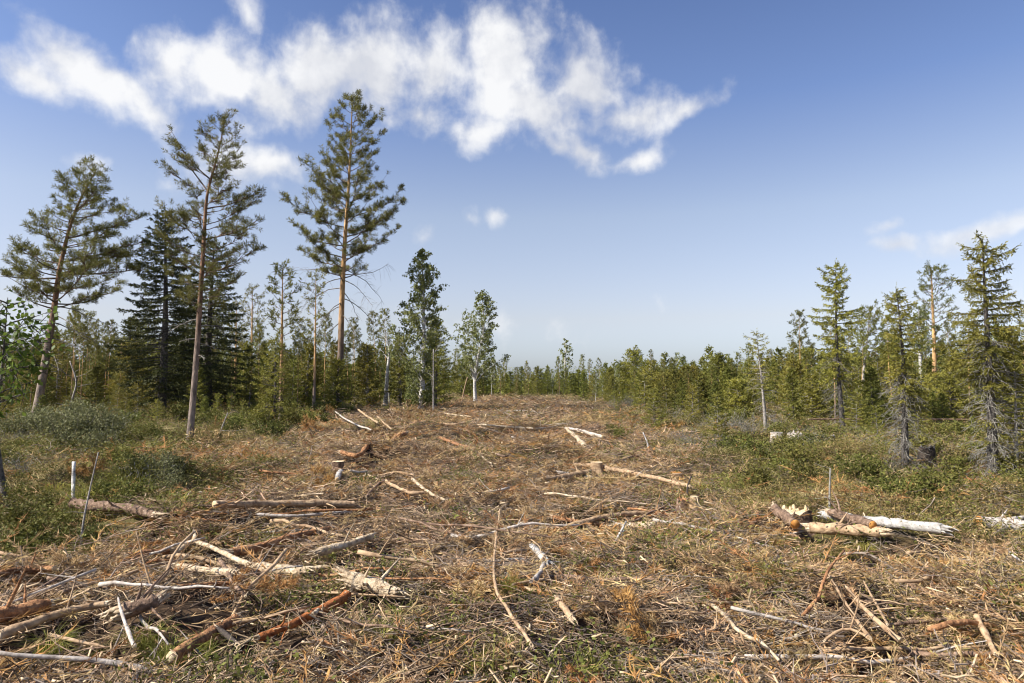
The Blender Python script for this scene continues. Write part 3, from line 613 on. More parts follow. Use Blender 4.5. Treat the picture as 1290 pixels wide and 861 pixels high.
# ------------------------------------------------------------------ young trees and far forest: shared meshes
def protos():
    d = {}
    for k in range(4):
        tr, cr, _ = spruce_parts(7, 1.35 + .2 * k, .25, 62, .08, K=5, bl=.26, bw=.10, droop=.35, lift=.2, sp=.25, seed=200 + k, ragged=.35, power=.75)
        d['spruce', k] = (tr.mesh('trunk', M['spruce_bark'], True), cr.mesh('crown', M['spruce_far']))
    for k in range(4):
        tr, cr, dd = spruce_parts(6, 1.25 + .2 * k, .5, 50, .07, K=5, bl=.20, bw=.07, droop=.35, lift=.22, sp=.2, seed=220 + k, ragged=.6, power=.5, dead=24, deadlen=.9)
        d['scrub', k] = (tr.mesh('trunk', M['grey_bark'], True), cr.mesh('crown', M['spruce_mid']), dd.mesh('deadwood', M['lichen_twig']))
    for k in range(4):
        w = .8 + .1 * k
        tr, cr, _ = pine_parts([(0, 0, -.1), (.1, 0, 3), (0, .1, 7)], .06, [(.8, w * 1.15, w * 1.15), (3, w, w), (5.5, w * .45, w * .45), (7, .08, .08)], .7 + .4 * k, 40, k=8, nl=.24, nw=.06, shoot=.25, up=.5, seed=240 + k, tw=.75)
        d['pine', k] = (tr.mesh('trunk', M['pine_bark'], True), cr.mesh('crown', M['pine_far']), tr.limbs.mesh('branchwork', M['pine_limb']))
    for k in range(3):
        tr, cr, _ = pine_parts([(0, 0, -.1), (.1, 0, 4), (-.1, .1, 9)], .058, [(5.2, .5, .5), (6.5, .8, .8), (8, .6, .6), (9, .15, .15)], 5.2 + .4 * k, 24, k=9, nl=.2, nw=.045, shoot=.2, up=.35, seed=260 + k, tw=.8)
        d['slim', k] = (tr.mesh('trunk', M['pine_bark'], True), cr.mesh('crown', M['pine_far']), tr.limbs.mesh('branchwork', M['pine_limb']))
    for k in range(2):
        tr, cr = birch_parts([(0, 0, -.1), (.15, 0, 3), (0, 0, 7)], .06, [(2, .5, .5), (4, .9, .9), (6, .6, .6), (7, .1, .1)], 2.2, 26, leaf=.2, per=8, seed=280 + k, tw=5)
        d['birch', k] = (tr.mesh('trunk', M['birch_bark'], True), cr.mesh('crown', M['birch_leaf']))
    return d
PR = protos()
INFO = {'spruce': ('spruce_tree', 'dark pointed spruce in far forest edge beyond the clearing', 'spruce', 'far forest edge spruces', 4),
        'pine': ('pine_tree', 'bushy young pine in far forest edge beyond the clearing', 'pine', 'far forest edge pines', 4),
        'slim': ('slim_pine', 'thin pine with bare stem poking above far forest edge', 'pine', 'thin pines above far forest edge', 3),
        'birch': ('birch_tree', 'pale slender birch in far forest edge beyond the clearing', 'birch', 'far forest edge birches', 2)}
def clone(kind, k, x, y, sc, name, label, cat, group, sz=1.0):
    o = root(name, (x, y, float(H(x, y)) - .05), label, cat, group); o.rotation_euler = (rng.normal(0, .02), rng.normal(0, .02), rng.uniform(0, 6.28)); o.scale = (sc, sc, sc * sz)
    for me in PR[kind, k]: obj(me.name.split('.')[0], me, o)
    return o
# far edge: individual trees along the end and both flanks of the clearing
def far_depth(a):   # a = x/y, the forest stands nearer on the flanks
    return np.interp(a, [-.85, -.45, -.15, -.02, .12, .3, .5, .85], [62, 66, 80, 104, 100, 84, 66, 56])
cnt = 0
for i in range(300):
    a = -.84 + 1.68 * (i + rng.random()) / 300; y = far_depth(a) + rng.uniform(0, 22) + (i % 3) * 5; x = a * y
    ty = rng.random()
    kind = 'spruce' if ty < .58 else 'pine' if ty < .86 else 'slim' if ty < .94 else 'birch'
    hpx = np.interp(a, [-.85, -.4, -.1, .05, .3, .5, .85], [52, 48, 33, 23, 33, 42, 52]) * rng.uniform(.7, 1.3)
    h = (hpx * y / FPX + CAM_H * .9) * (1.25 if kind in ('slim', 'birch') else 1)
    nm, lb, ct, gp, n = INFO[kind]; clone(kind, int(rng.integers(n)), x, y, h / (9 if kind == 'slim' else 7), nm, lb, ct, gp, rng.uniform(.8, 1.25))
# mid-ground thickets on the flanks
def thicket(n, a0, a1, y0, y1, kinds, hpx, lab):
    for i in range(n):
        a = a0 + (a1 - a0) * (i + rng.random()) / n; y = rng.uniform(y0, y1); x = a * y
        if lane(x, y) > .4: continue
        kd = kinds[int(rng.integers(len(kinds)))]
        nm, base, k = {'scrub': ('young_spruce', 6, 4), 'slim': ('slim_pine', 9, 3), 'spruce': ('young_spruce', 7, 4), 'birch': ('young_birch', 7, 2), 'pine': ('young_pine', 7, 4)}[kd]
        h = rng.uniform(*hpx) * y / FPX + CAM_H * (.8)
        if kd == 'slim': h *= 1.45
        desc = {'scrub': 'yellowish scrubby spruce with dead lower twigs', 'slim': 'thin bare-stemmed pine', 'spruce': 'bushy green young spruce', 'birch': 'slender young birch', 'pine': 'bushy young pine'}[kd]
        clone(kd, int(rng.integers(k)), x, y, h / base, nm, desc + ' ' + lab, nm.split('_')[1], desc.split()[0] + ' ' + nm.replace('_', ' ') + ' ' + lab)
thicket(120, -.82, -.16, 42, 66, ['slim', 'slim', 'slim', 'scrub', 'scrub', 'spruce', 'birch', 'pine'], (26, 68), 'in the thicket behind the three big pines')
thicket(30, -.17, .0, 50, 78, ['scrub', 'spruce', 'birch', 'slim'], (22, 50), 'in the thicket around the two leafy birches')
thicket(85, .10, .42, 42, 84, ['scrub', 'scrub', 'spruce', 'spruce', 'pine', 'birch'], (12, 40), 'on the heath edge past the grey dead brush')
thicket(80, .40, .84, 28, 60, ['scrub', 'scrub', 'spruce', 'pine', 'slim', 'birch'], (22, 60), 'in the thicket behind the lichen-hung spruces')
def seedlings(n, a0, a1, y0, y1, lab):
    for i in range(n):
        a = a0 + (a1 - a0) * (i + rng.random()) / n; y = rng.uniform(y0, y1); x = a * y
        if lane(x, y) > .3 or (.32 < a < .50 and y < 34): continue   # stumps and the spindly spruce stand in the open there
        kd = 'scrub' if rng.random() < .75 else 'spruce'
        clone(kd, int(rng.integers(4)), x, y, rng.uniform(.8, 3.0) * (.55 + .012 * y) / 6.5, 'spruce_seedling', f'low {"yellowish twiggy" if kd == "scrub" else "dense green"} spruce seedling {lab} {"out in the open" if y < 40 else "against the tree edge"}', 'spruce', f'low {kd} seedlings {lab} {"out in the open" if y < 40 else "against the tree edge"}')
seedlings(120, .13, .80, 19, 62, 'on heath below tall thin spruces')
seedlings(95, -.80, -.13, 28, 60, 'in heath under slim pines')
# the wood beyond, one mass
def distant_wood():
    A = Acc(); n = 900
    for i in range(n):
        a = -1.0 + 2.0 * (i + rng.random()) / n; y = far_depth(a) + rng.uniform(28, 90); x = a * y
        h = np.interp(a, [-.85, -.4, -.1, .05, .3, .5, .85], [52, 46, 32, 24, 32, 40, 50]) * rng.uniform(.7, 1.15) * y / FPX + 1.6
        m = 46; u = rng.random(m) ** 1.1; ang = rng.uniform(0, 6.28, m); r = h * .2 * (1 - u) ** .8 * rng.uniform(.5, 1, m) + .05
        B = np.stack([x + np.cos(ang) * r * .25, y + np.sin(ang) * r * .25, h * (.08 + .9 * u)], 1)
        D = np.stack([np.cos(ang), np.sin(ang), rng.uniform(-.5, .4, m)], 1)
        V, Q = blades(B, D, r + .3, .55 * (1.1 - u) + .15, side=np.stack([rng.normal(0, .5, m), rng.normal(0, .5, m), np.ones(m)], 1)); A.add(V, Q)
    obj('distant_forest', A.mesh('distant_forest', M['spruce_far']), kind='stuff', label='dense green mass of distant forest behind the clearing', category='forest')
distant_wood()
# ------------------------------------------------------------------ lying wood
WOOD = np.zeros((640, 600), bool)   # 0.1 m cells where lying wood keeps the loose litter off
def mark_wood(S, rad):
    for p, r in zip(S, rad):
        m = r + .10 + .004 * p[1]; a, b = int((p[0] - m + 32) * 10), int((p[0] + m + 32) * 10) + 1; c, d = int((p[1] - m) * 10), int((p[1] + m * .6) * 10) + 1
        WOOD[max(a, 0):max(b, 0), max(c, 0):max(d, 0)] = True
def disc(c, n, r, sides=12, th=.004, jag=0):
    n = unit(n); u = unit(np.cross(n, [0.13, .2, 1])); w = np.cross(n, u); a = np.arange(sides) * 2 * PI / sides
    rr = r * (1 + rng.normal(0, .035, sides)); ring = c + np.cos(a)[:, None] * u * rr[:, None] + np.sin(a)[:, None] * w * rr[:, None]
    V = np.concatenate([ring, ring * .0 + c + (ring - c) * .97 + n * th, [c + n * th * 1.4]])
    i = np.arange(sides); j = (i + 1) % sides
    return V, np.stack([i, j, j + sides, i + sides], 1), np.stack([i + sides, j + sides, 0 * i + 2 * sides], 1)
def log_thing(name, label, cat, px, w0, w1, mt, ends=('cut', 'cut'), stubs=0, lift=0., group=None, endmat='cream_cut', wob=.5, sides=10, flat=1.0, pts=None):
    """px: list of (px, py[, lift]) along the ground; widths in photo pixels at its ends"""
    P = []
    for q in px:
        P.append(G(q[0], q[1]))
    P = np.array(P); dist = np.hypot(P[:, 0], P[:, 1]); kw_ = (.62 if max(w0, w1) < 5 else .78) if dist.mean() > 12 else (1.0 if max(w0, w1) > 8 else .8); r_a, r_b = kw_ * w0 * dist[0] / FPX / 2, kw_ * w1 * dist[-1] / FPX / 2
    Ltot = np.linalg.norm(np.diff(P, axis=0), axis=1).sum(); n = int(np.clip(Ltot / .10, 8, 46))
    S = spline(P, n); t = np.linspace(0, 1, n); rad = (r_a * (1 - t) + r_b * t)
    # rest on the high points of the ground along its length
    gz = H(S[:, 0], S[:, 1]); line = np.interp(t, [0, 1], [gz[0], gz[-1]]); line = line + max(0, np.percentile(gz - line, 80)); w_ = .85 if max(w0, w1) < 6 else .75
    S[:, 2] = (1 - w_) * gz + w_ * line + rad * .7 + lift * .35 + .06 + .0045 * dist.mean()
    if any(len(q) > 2 for q in px): S[:, 2] += np.interp(t, np.linspace(0, 1, len(px)), [q[2] * .55 if len(q) > 2 else 0 for q in px])
    S = np.stack([np.convolve(np.pad(S[:, i], 2, mode='edge'), np.ones(5) / 5, 'valid') for i in range(3)], 1)
    S[1:-1] += rng.normal(0, 1, (n - 2, 3)) * rad[1:-1, None] * .16 * wob
    rad = rad * (1 + rng.normal(0, .07, n)); A = Acc(); mark_wood(spline(S, n * 3), np.repeat(rad, 3))
    V, Q, T = tubes(S, rad, sides); V += rng.normal(0, 1, V.shape) * np.repeat(rad, sides)[:, None] * .085; A.add(V, Q)
    o = root(name, S[0], label, cat, group); off = S[0]
    body = obj('log_body' if max(w0, w1) >= 7 else 'stem', A.mesh('log_body', M[mt], True, off), o)
    for k, (e, i, i2) in enumerate(zip(ends, (0, -1), (1, -2))):
        d = unit(S[i] - S[i2]); B = Acc()
        if e == 'cut':
            B.add(*disc(S[i], d, rad[i] * 1.01)); obj('cut_end', B.mesh('cut_end', M[endmat], False, off), o)
        elif e == 'broken':
            m = 9; a = np.arange(m) * 2 * PI / m; u = unit(np.cross(d, [.1, .2, 1])); w = np.cross(d, u); c = S[i] + (np.cos(a)[:, None] * u + np.sin(a)[:, None] * w) * rad[i] * .62
            ln = rad[i] * rng.uniform(.5, 3.2, m); tip = c + d * ln[:, None] + rng.normal(0, .3, (m, 3)) * rad[i]
            V, Q, T = tubes(np.stack([c - d * rad[i] * 1.2, c + d * ln[:, None] * .5, tip], 1), np.stack([np.full(m, rad[i] * .36), np.full(m, rad[i] * .27), np.full(m, rad[i] * .03)], 1), 4); B.add(V, Q)
            obj('splinter', B.mesh('splinter', M['pale_wood'] if mt not in ('grey_wood', 'white_wood') else M[mt], False, off), o)
        elif e == 'point':
            B.add(*tubes(np.stack([S[i] - d * .01, S[i] + d * rad[i] * 3, S[i] + d * rad[i] * 6]), np.array([rad[i], rad[i] * .6, .001]), sides)); obj('tip', B.mesh('tip', M[mt], True, off), o)
    for k in range(stubs):
        i = int(rng.integers(2, n - 2)); d = unit(S[i + 1] - S[i - 1]); s = unit(np.cross(d, rng.normal(size=3)) + d * .5 + [0, 0, .5]); ln = rng.uniform(.06, .32) + rad[i]
        B = Acc(); B.add(*tubes(np.stack([S[i], S[i] + s * ln * .5, S[i] + s * ln + rng.normal(0, .02, 3)]), np.array([max(.006, rad[i] * .3), max(.005, rad[i] * .22), .002]), 5))
        obj('branch_stub', B.mesh('branch_stub', M[mt], True, off), body)
    return o
def stump(label, px, py, wpx, hpx, mt='log_bark', top='cream_cut', lean=(0, 0), broken=False, roots=5):
    g = G(px, py); s = g[1] / FPX; r = wpx * s / 2; h = hpx * s * 1.25 + .05; sd = 18; mark_wood(np.array([g]), [r * 1.5]); zs = np.array([-.08, .0, .12, .35, .7, 1.0]); fl = np.array([1.9, 1.55, 1.2, 1.05, 1.0, .98])
    a = np.arange(sd) * 2 * PI / sd; lob = 1 + .14 * np.cos(a * roots + px) + .07 * np.cos(3 * a + py)
    V = []
    for z, f in zip(zs, fl):
        rr = r * (1 + (f - 1) * (1 + .9 * (lob - 1) / .14 * .5)) * (lob if f > 1.1 else (1 + (lob - 1) * .45)); rr = rr * (1 + rng.normal(0, .03, sd))
        zz = h * z + (rng.uniform(-.02, .30, sd) * h * (1 if (broken and z == 1) else 0))
        V.append(np.stack([np.cos(a) * rr + lean[0] * h * z, np.sin(a) * rr + lean[1] * h * z, np.broadcast_to(zz, sd)], 1))
    V = np.array(V); n = len(zs); i = np.arange(n - 1)[:, None] * sd; j = np.arange(sd)[None]; j2 = (j + 1) % sd
    A = Acc(); A.add(V.reshape(-1, 3), np.stack([i + j, i + j2, i + sd + j2, i + sd + j], -1).reshape(-1, 4))
    o = root('tree_stump', g, label, 'stump'); obj('bark', A.mesh('bark', M[mt], True), o)
    T = Acc(); ring = V[-1] * [.99, .99, 1] + [0, 0, .003]; c = ring.mean(0) - [0, 0, .06 * h if broken else 0]
    T.add(np.concatenate([ring, [c]]), None, np.stack([np.arange(sd), (np.arange(sd) + 1) % sd, np.full(sd, sd)], 1)); obj('cut_face', T.mesh('cut_face', M[top]), o)
    if broken:
        for k in range(6):
            b = ring[int(rng.integers(sd))] * [.8, .8, 1]; ln = min(h, r) * rng.uniform(.12, .38); S = Acc()
            S.add(*tubes(np.stack([b - [0, 0, .1 * h], b + [0, 0, ln * .5], b + rng.normal(0, .1, 3) * ln + [0, 0, ln]]), np.array([r * .16, r * .11, .002]), 4)); obj('splinter', S.mesh('splinter', M[top]), o)
    return o
def snag(name, label, cat, px, w0, w1, mt, twigs=0, end=True):
    """upright dead stem: first pixel is its foot on the ground"""
    g = G(*px[0]); P = np.array([at_depth(x, y, g[1] + (.12 * k)) for k, (x, y) in enumerate(px)]); P[0] = g - [0, 0, .05]; s = g[1] / FPX
    n = max(6, len(px) * 4); S = spline(P, n); t = np.linspace(0, 1, n); rad = (w0 * (1 - t) + w1 * t) * .8 * s / 2 * (1 + rng.normal(0, .05, n))
    o = root(name, g, label, cat); A = Acc(); A.add(*tubes(S, rad, 8, cap=True)); obj('stem', A.mesh('stem', M[mt], True, g), o)
    for k in range(twigs):
        i = int(rng.integers(1, n)); B = Acc(); d = unit(rng.normal(0, 1, 3) * [1, .6, .5] + [0, 0, .15]); ln = rng.uniform(.3, 1) * s * 34
        q = S[i]; e = q + d * ln; B.add(*tubes(np.stack([q, (q + e) / 2 + rng.normal(0, .05, 3) * ln, e]), np.array([.6, .4, .15]) * max(rad[i], .006) * .6, 4)); obj('twig', B.mesh('twig', M[mt], True, g), o)
    return o
LT = log_thing
# left foreground
LT('log', 'grey-brown log lying from foot of birch post', 'log', [(88, 659), (140, 660), (203, 661)], 11, 9, 'log_bark', ('cut', 'broken'), 3)
LT('log', 'long straight peeled tan pole across the slash', 'log', [(264, 656), (350, 656), (452, 653)], 9, 8, 'tan_wood', ('cut', 'cut'), 3, .16)
LT('log', 'thin grey pole tucked under long tan pole', 'log', [(322, 665), (380, 664), (440, 661)], 5, 4, 'grey_wood', ('broken', 'point'))
LT('split_log', 'bleached white split trunk piece with splintered end', 'log', [(318, 735, .08), (355, 741, .07), (388, 746, .05)], 9, 14, 'pale_wood', ('point', 'broken'), 0, .05)
LT('branch', 'peeled white forked branch bending down to the split trunk', 'branch', [(222, 716, .05), (243, 709, .12), (275, 725, .1), (318, 741, .04)], 5, 8, 'pale_wood', ('point', 'broken'), 1, .06)
LT('branch', 'short white spur standing at the bend of forked branch', 'branch', [(243, 709, .12), (245, 703, .16), (243, 697, .2)], 6, 4, 'pale_wood', ('broken', 'point'), 0, .06)
LT('branch', 'thick peeled white branch lying below the forked branch', 'branch', [(198, 728), (235, 733), (300, 745)], 6, 10, 'pale_wood', ('point', 'broken'), 3, .03)
LT('log', 'short brown bark log behind forked white branch', 'log', [(153, 722), (185, 716), (217, 710)], 9, 8, 'orange_bark', ('broken', 'broken'), 2, .03)
LT('log', 'curved brown log with flaking bark rising to a pale broken branch', 'log', [(285, 723), (345, 703), (420, 684)], 11, 7, 'orange_bark', ('broken', 'point'), 4, .05)
LT('branch', 'pale splintered branch resting on curved brown log', 'branch', [(396, 716), (430, 706), (474, 689)], 11, 7, 'pale_wood', ('broken', 'broken'), 1, .04)
LT('branch', 'straight cream peeled stick beside bleached split trunk', 'branch', [(345, 735), (380, 734), (418, 733)], 5, 6, 'pale_wood', ('point', 'broken'), 0, .05)
LT('branch', 'bent cream stick joining peeled stick to shattered butt', 'branch', [(418, 733), (440, 745), (452, 758)], 5, 5, 'tan_wood', ('broken', 'broken'), 0, .05)
LT('split_log', 'shattered cream log butt with torn splinters', 'log', [(444, 757, .04), (468, 765, .07), (500, 772, .02)], 19, 15, 'pale_wood', ('broken', 'broken'), 3, .02)
LT('branch', 'rotten red-brown branch running down from shattered butt', 'branch', [(442, 772, .05), (405, 795, .04), (350, 820, .02), (320, 830)], 11, 8, 'red_rot', ('broken', 'broken'), 4, .03)
LT('branch', 'short cream stick lying over rotten red branch', 'branch', [(408, 788, .05), (392, 802, .03)], 8, 6, 'pale_wood', ('cut', 'broken'), 0, .08)
LT('log', 'long orange-barked log pointing down to the grass tufts', 'log', [(302, 798), (262, 825), (205, 860)], 12, 13, 'orange_bark', ('broken', 'cut'), 3, .02)
LT('branch', 'black charred branch with red rotten end', 'branch', [(268, 819, .08), (284, 829, .05), (300, 840, .02)], 7, 8, 'char', ('broken', 'broken'), 2, .06)
LT('log', 'thick brown log sticking out from needle brush', 'log', [(-25, 812), (25, 797), (66, 788)], 17, 12, 'orange_bark', ('cut', 'broken'), 3, .06)
LT('branch', 'long smooth grey-tan bough curving up from grass', 'branch', [(-20, 840, .04), (45, 820, .06), (95, 800, .08), (145, 790, .05)], 10, 7, 'tan_wood', ('cut', 'broken'), 2, .08)
LT('log', 'orange pole end under dark shrubs', 'log', [(-25, 749), (30, 742), (75, 736)], 8, 8, 'orange_bark', ('cut', 'cut'), 1, .05)
LT('branch', 'bent grey twig arching toward the grass', 'branch', [(147, 798, .2), (153, 822, .15), (172, 858, .05)], 3, 6, 'grey_wood', ('point', 'cut'), 1, .12)
LT('branch', 'pale stick across grass below smooth tan bough', 'branch', [(58, 822), (95, 832), (130, 838)], 5, 4, 'tan_wood', ('broken', 'point'), 0, .06)
LT('log', 'dark brown log half buried beside needle brush', 'log', [(150, 798), (182, 788), (205, 776)], 16, 13, 'log_bark', ('broken', 'broken'), 4, .03)
LT('branch', 'brown bough crossing under the white branches', 'branch', [(215, 765), (262, 757), (305, 752)], 8, 6, 'orange_bark', ('broken', 'broken'), 3, .03)
LT('branch', 'brown limb slanting down from white branch ends', 'branch', [(275, 735, .1), (292, 760, .06), (310, 785, .02)], 6, 5, 'log_bark', ('broken', 'broken'), 2, .04)
# centre foreground
LT('branch', 'long slender upright-lying tan rod curving through the middle slash', 'branch', [(630, 662, .08), (622, 735, .08), (638, 795, .06), (670, 858, .03)], 2.5, 6, 'tan_wood', ('point', 'broken'), 3, .08)
LT('branch', 'short weathered grey-white billet in the slash', 'branch', [(669, 704), (692, 727)], 7, 10, 'white_wood', ('broken', 'broken'), 0, .05)
LT('branch', 'second weathered billet pointing away from grey-white billet', 'branch', [(686, 730), (680, 742), (668, 757)], 8, 7, 'grey_wood', ('broken', 'broken'), 0, .03)
LT('branch', 'short stubby tan billet among brown needles', 'branch', [(700, 784, .06), (722, 812, .02)], 7, 9, 'tan_wood', ('broken', 'broken'), 1, .05)
LT('branch', 'thin yellow stick lying beside billets', 'branch', [(644, 759), (690, 750)], 4, 4, 'tan_wood', ('broken', 'point'), 0, .06)
LT('branch', 'curved pale stick on brown needles', 'branch', [(716, 748), (742, 753), (775, 748)], 5, 4, 'pale_wood', ('broken', 'point'), 0, .05)
LT('log', 'upper of two pale poles under white root', 'log', [(690, 682), (752, 672), (822, 660)], 8, 8, 'tan_wood', ('broken', 'cut'), 2, .08)
LT('log', 'lower of two pale poles under white root', 'log', [(764, 678), (800, 677), (831, 677)], 9, 9, 'pale_wood', ('broken', 'cut'), 0, .03)
LT('log', 'flaky brown pole end behind two pale poles', 'log', [(690, 672), (730, 672), (762, 674)], 7, 6, 'orange_bark', ('broken', 'broken'), 2, .05)
snag('dead_root', 'twisted bleached white root sticking up over two pale poles', 'root', [(763, 712), (768, 697), (777, 680), (789, 657)], 8, 3, 'white_wood', 4)
snag('dead_root', 'thinner bleached root prong beside twisted white root', 'root', [(765, 712), (776, 700), (782, 684), (786, 668)], 5, 2, 'white_wood', 1)
# middle distance
LT('log', 'long pale trunk turning grey that slants across the middle slash', 'log', [(722, 587), (760, 600), (805, 619), (872, 633)], 7, 7, 'tan_wood', ('cut', 'broken'), 4, .08)
LT('log', 'thick tan log in front of stump with torn side', 'log', [(676, 618), (712, 614), (744, 607)], 7, 9, 'tan_wood', ('broken', 'broken'), 2, .06)
LT('log', 'longest white pole crossing the far slash', 'log', [(604, 548), (650, 551), (690, 547), (728, 543)], 4, 4, 'pale_wood', ('point', 'cut'), 1, .12)
LT('log', 'grey weathered log beyond splintered cream stump', 'log', [(711, 547), (735, 553), (761, 560)], 4, 6, 'grey_wood', ('cut', 'cut'), 1, .08)
LT('log', 'tan pole forking off longest white pole', 'log', [(604, 546), (625, 552), (646, 560)], 4, 3, 'tan_wood', ('cut', 'broken'), 0, .05)
LT('log', 'pale pole on top of brush heap', 'log', [(676, 574), (705, 577), (731, 578)], 5, 6, 'pale_wood', ('broken', 'broken'), 1, .15)
LT('log', 'red-brown pole along brush heap', 'log', [(640, 582), (665, 581), (700, 579)], 5, 4, 'orange_bark', ('broken', 'broken'), 3, .12)
LT('branch', 'dark curved bough dipping beside brush heap', 'branch', [(625, 590), (640, 586), (653, 573)], 4, 3, 'log_bark', ('broken', 'point'), 1, .12)
LT('branch', 'pale curled stick among far slash', 'branch', [(648, 536), (668, 536), (690, 542)], 3, 3, 'tan_wood', ('point', 'broken'), 0, .08)
LT('branch', 'orange-brown pole from white stump up to dark brush arch', 'branch', [(428, 588, .05), (455, 579, .1), (480, 570, .2), (512, 564, .25)], 6, 7, 'orange_bark', ('broken', 'broken'), 3, .1)
LT('branch', 'pale bare pole slanting by tall pine foot', 'branch', [(443, 519, .3), (460, 534, .2), (476, 548, .1)], 3, 4, 'tan_wood', ('point', 'cut'), 0, .1)
LT('branch', 'grey thin bough parallel to pale slanting pole', 'branch', [(418, 526, .1), (440, 541, .15), (468, 560, .1)], 2.5, 3.5, 'grey_wood', ('point', 'broken'), 2, .06)
LT('branch', 'short leaning stick behind dark brush arch', 'branch', [(475, 535, .25), (484, 546, .15), (493, 557, .1)], 2.5, 3.5, 'tan_wood', ('point', 'broken'), 0, .1)
LT('log', 'straight pale pole below dark brush arch', 'log', [(485, 621), (510, 630), (536, 638)], 5, 5, 'tan_wood', ('cut', 'cut'), 0, .06)
LT('branch', 'brown bough leaning on straight pale pole', 'branch', [(460, 641), (475, 629), (487, 616)], 4, 4, 'log_bark', ('broken', 'point'), 1, .06)
LT('branch', 'white-ended stick near middle of slash', 'branch', [(518, 616), (540, 632), (562, 645)], 5, 4, 'pale_wood', ('broken', 'broken'), 1, .05)
LT('branch', 'thin pale stick above straight pale pole', 'branch', [(460, 607), (470, 612), (482, 616)], 4, 3, 'pale_wood', ('broken', 'broken'), 0, .06)
LT('branch', 'level tan stick behind straight pale pole', 'branch', [(474, 610), (500, 609), (522, 611)], 3.5, 3, 'tan_wood', ('broken', 'point'), 0, .06)
LT('branch', 'pale-headed brown bough at edge of dark brush', 'branch', [(552, 560, .12), (570, 569, .1), (592, 578, .04)], 5, 5, 'orange_bark', ('broken', 'broken'), 2, .08)
LT('branch', 'pale stick among slash near birches', 'branch', [(546, 540), (566, 542), (584, 544)], 3, 3, 'tan_wood', ('broken', 'point'), 0, .06)
LT('branch', 'white stick in slash closest to open-crowned birch', 'branch', [(560, 528), (575, 530), (592, 533)], 3, 3, 'pale_wood', ('broken', 'point'), 0, .06)
LT('split_log', 'upright splintered cream slab against torn stump', 'log', [(714, 556, .3), (724, 566, .2), (737, 577, .08)], 5, 8, 'pale_wood', ('point', 'broken'), 0, .1)
LT('branch', 'white branch from small heath stump to slanting trunk', 'branch', [(772, 594), (790, 592), (808, 583)], 6, 4, 'tan_wood', ('broken', 'broken'), 1, .05)
# right pile
LT('log', 'short log with round orange sawn end from big stump', 'log', [(1005, 690, .10), (990, 677, .1), (974, 664, .1)], 12, 11, 'log_bark', ('cut', 'broken'), 1, .10, endmat='cut_wood')
LT('log', 'flaking pale log in pile with shredded end', 'log', [(1012, 684), (1070, 690), (1118, 692)], 11, 13, 'tan_wood', ('broken', 'broken'), 3, .08)
LT('log', 'white peeled trunk lying behind the log pile', 'log', [(1036, 668), (1100, 677), (1196, 692)], 10, 11, 'white_wood', ('broken', 'broken'), 2, .06)
LT('log', 'brown branchy log with orange sawn end across the pile', 'log', [(1104, 694, .1), (1080, 684, .1), (1042, 672, .1)], 10, 9, 'log_bark', ('cut', 'broken'), 5, .16, endmat='cut_wood')
LT('log', 'grey smooth log with sawn end lying apart from the pile', 'log', [(1228, 679), (1262, 684), (1320, 692)], 13, 15, 'grey_wood', ('cut', 'cut'), 2, .08, endmat='cut_wood')
LT('log', 'thin pole behind the grey smooth log', 'log', [(1255, 668), (1290, 670), (1320, 672)], 4, 4, 'grey_wood', ('broken', 'cut'), 0, .06)
snag('split_post', 'tilted orange splintered slab by the big stump', 'slab', [(938, 676), (946, 664), (955, 648)], 9, 7, 'orange_bark', 0)
LT('log', 'fallen bare thin trunk spanning the heath between spruces', 'log', [(1016, 545), (1080, 541), (1160, 541), (1230, 543), (1310, 546)], 3, 3.4, 'log_bark', ('broken', 'point'), 6, .45)
LT('log', 'low grey log in heath beside tallest thin spruce', 'log', [(1262, 583), (1285, 583), (1310, 584)], 4, 4, 'tan_wood', ('broken', 'cut'), 0, .1)
# right foreground branches
LT('branch', 'long bare tan bough with side twigs over the heather', 'branch', [(1064, 780, .12), (1085, 805, .15), (1112, 832, .12), (1142, 862, .08)], 4, 8, 'tan_wood', ('broken', 'cut'), 5, .15)
LT('branch', 'thin bare bough left of the long tan bough, wavy', 'branch', [(1042, 754, .1), (1060, 792, .14), (1080, 820, .12), (1100, 848, .06)], 3, 5, 'tan_wood', ('point', 'broken'), 4, .12)
LT('branch', 'fine forked twig beyond the long tan bough', 'branch', [(1088, 766, .15), (1102, 797, .12), (1122, 832, .1)], 2.5, 4, 'tan_wood', ('point', 'broken'), 3, .14)
LT('branch', 'arched pale stick hooping over rusty needles', 'branch', [(1036, 852, .05), (1055, 832, .14), (1080, 830, .16), (1100, 850, .05)], 4, 4, 'tan_wood', ('broken', 'point'), 2, .1)
LT('branch', 'smooth orange stick poking from heather', 'branch', [(1230, 812, .14), (1244, 838, .1), (1260, 864, .05)], 7, 7, 'tan_wood', ('cut', 'cut'), 0, .1)
LT('branch', 'long thin grey bough across brown heather', 'branch', [(1060, 715), (1100, 735), (1150, 757)], 4, 3, 'twig_grey', ('broken', 'point'), 4, .1)
snag('dead_stick', 'short stiff stick standing among rusty needles', 'stick', [(1034, 862), (1035, 830), (1035, 812)], 4, 3, 'tan_wood', 2)
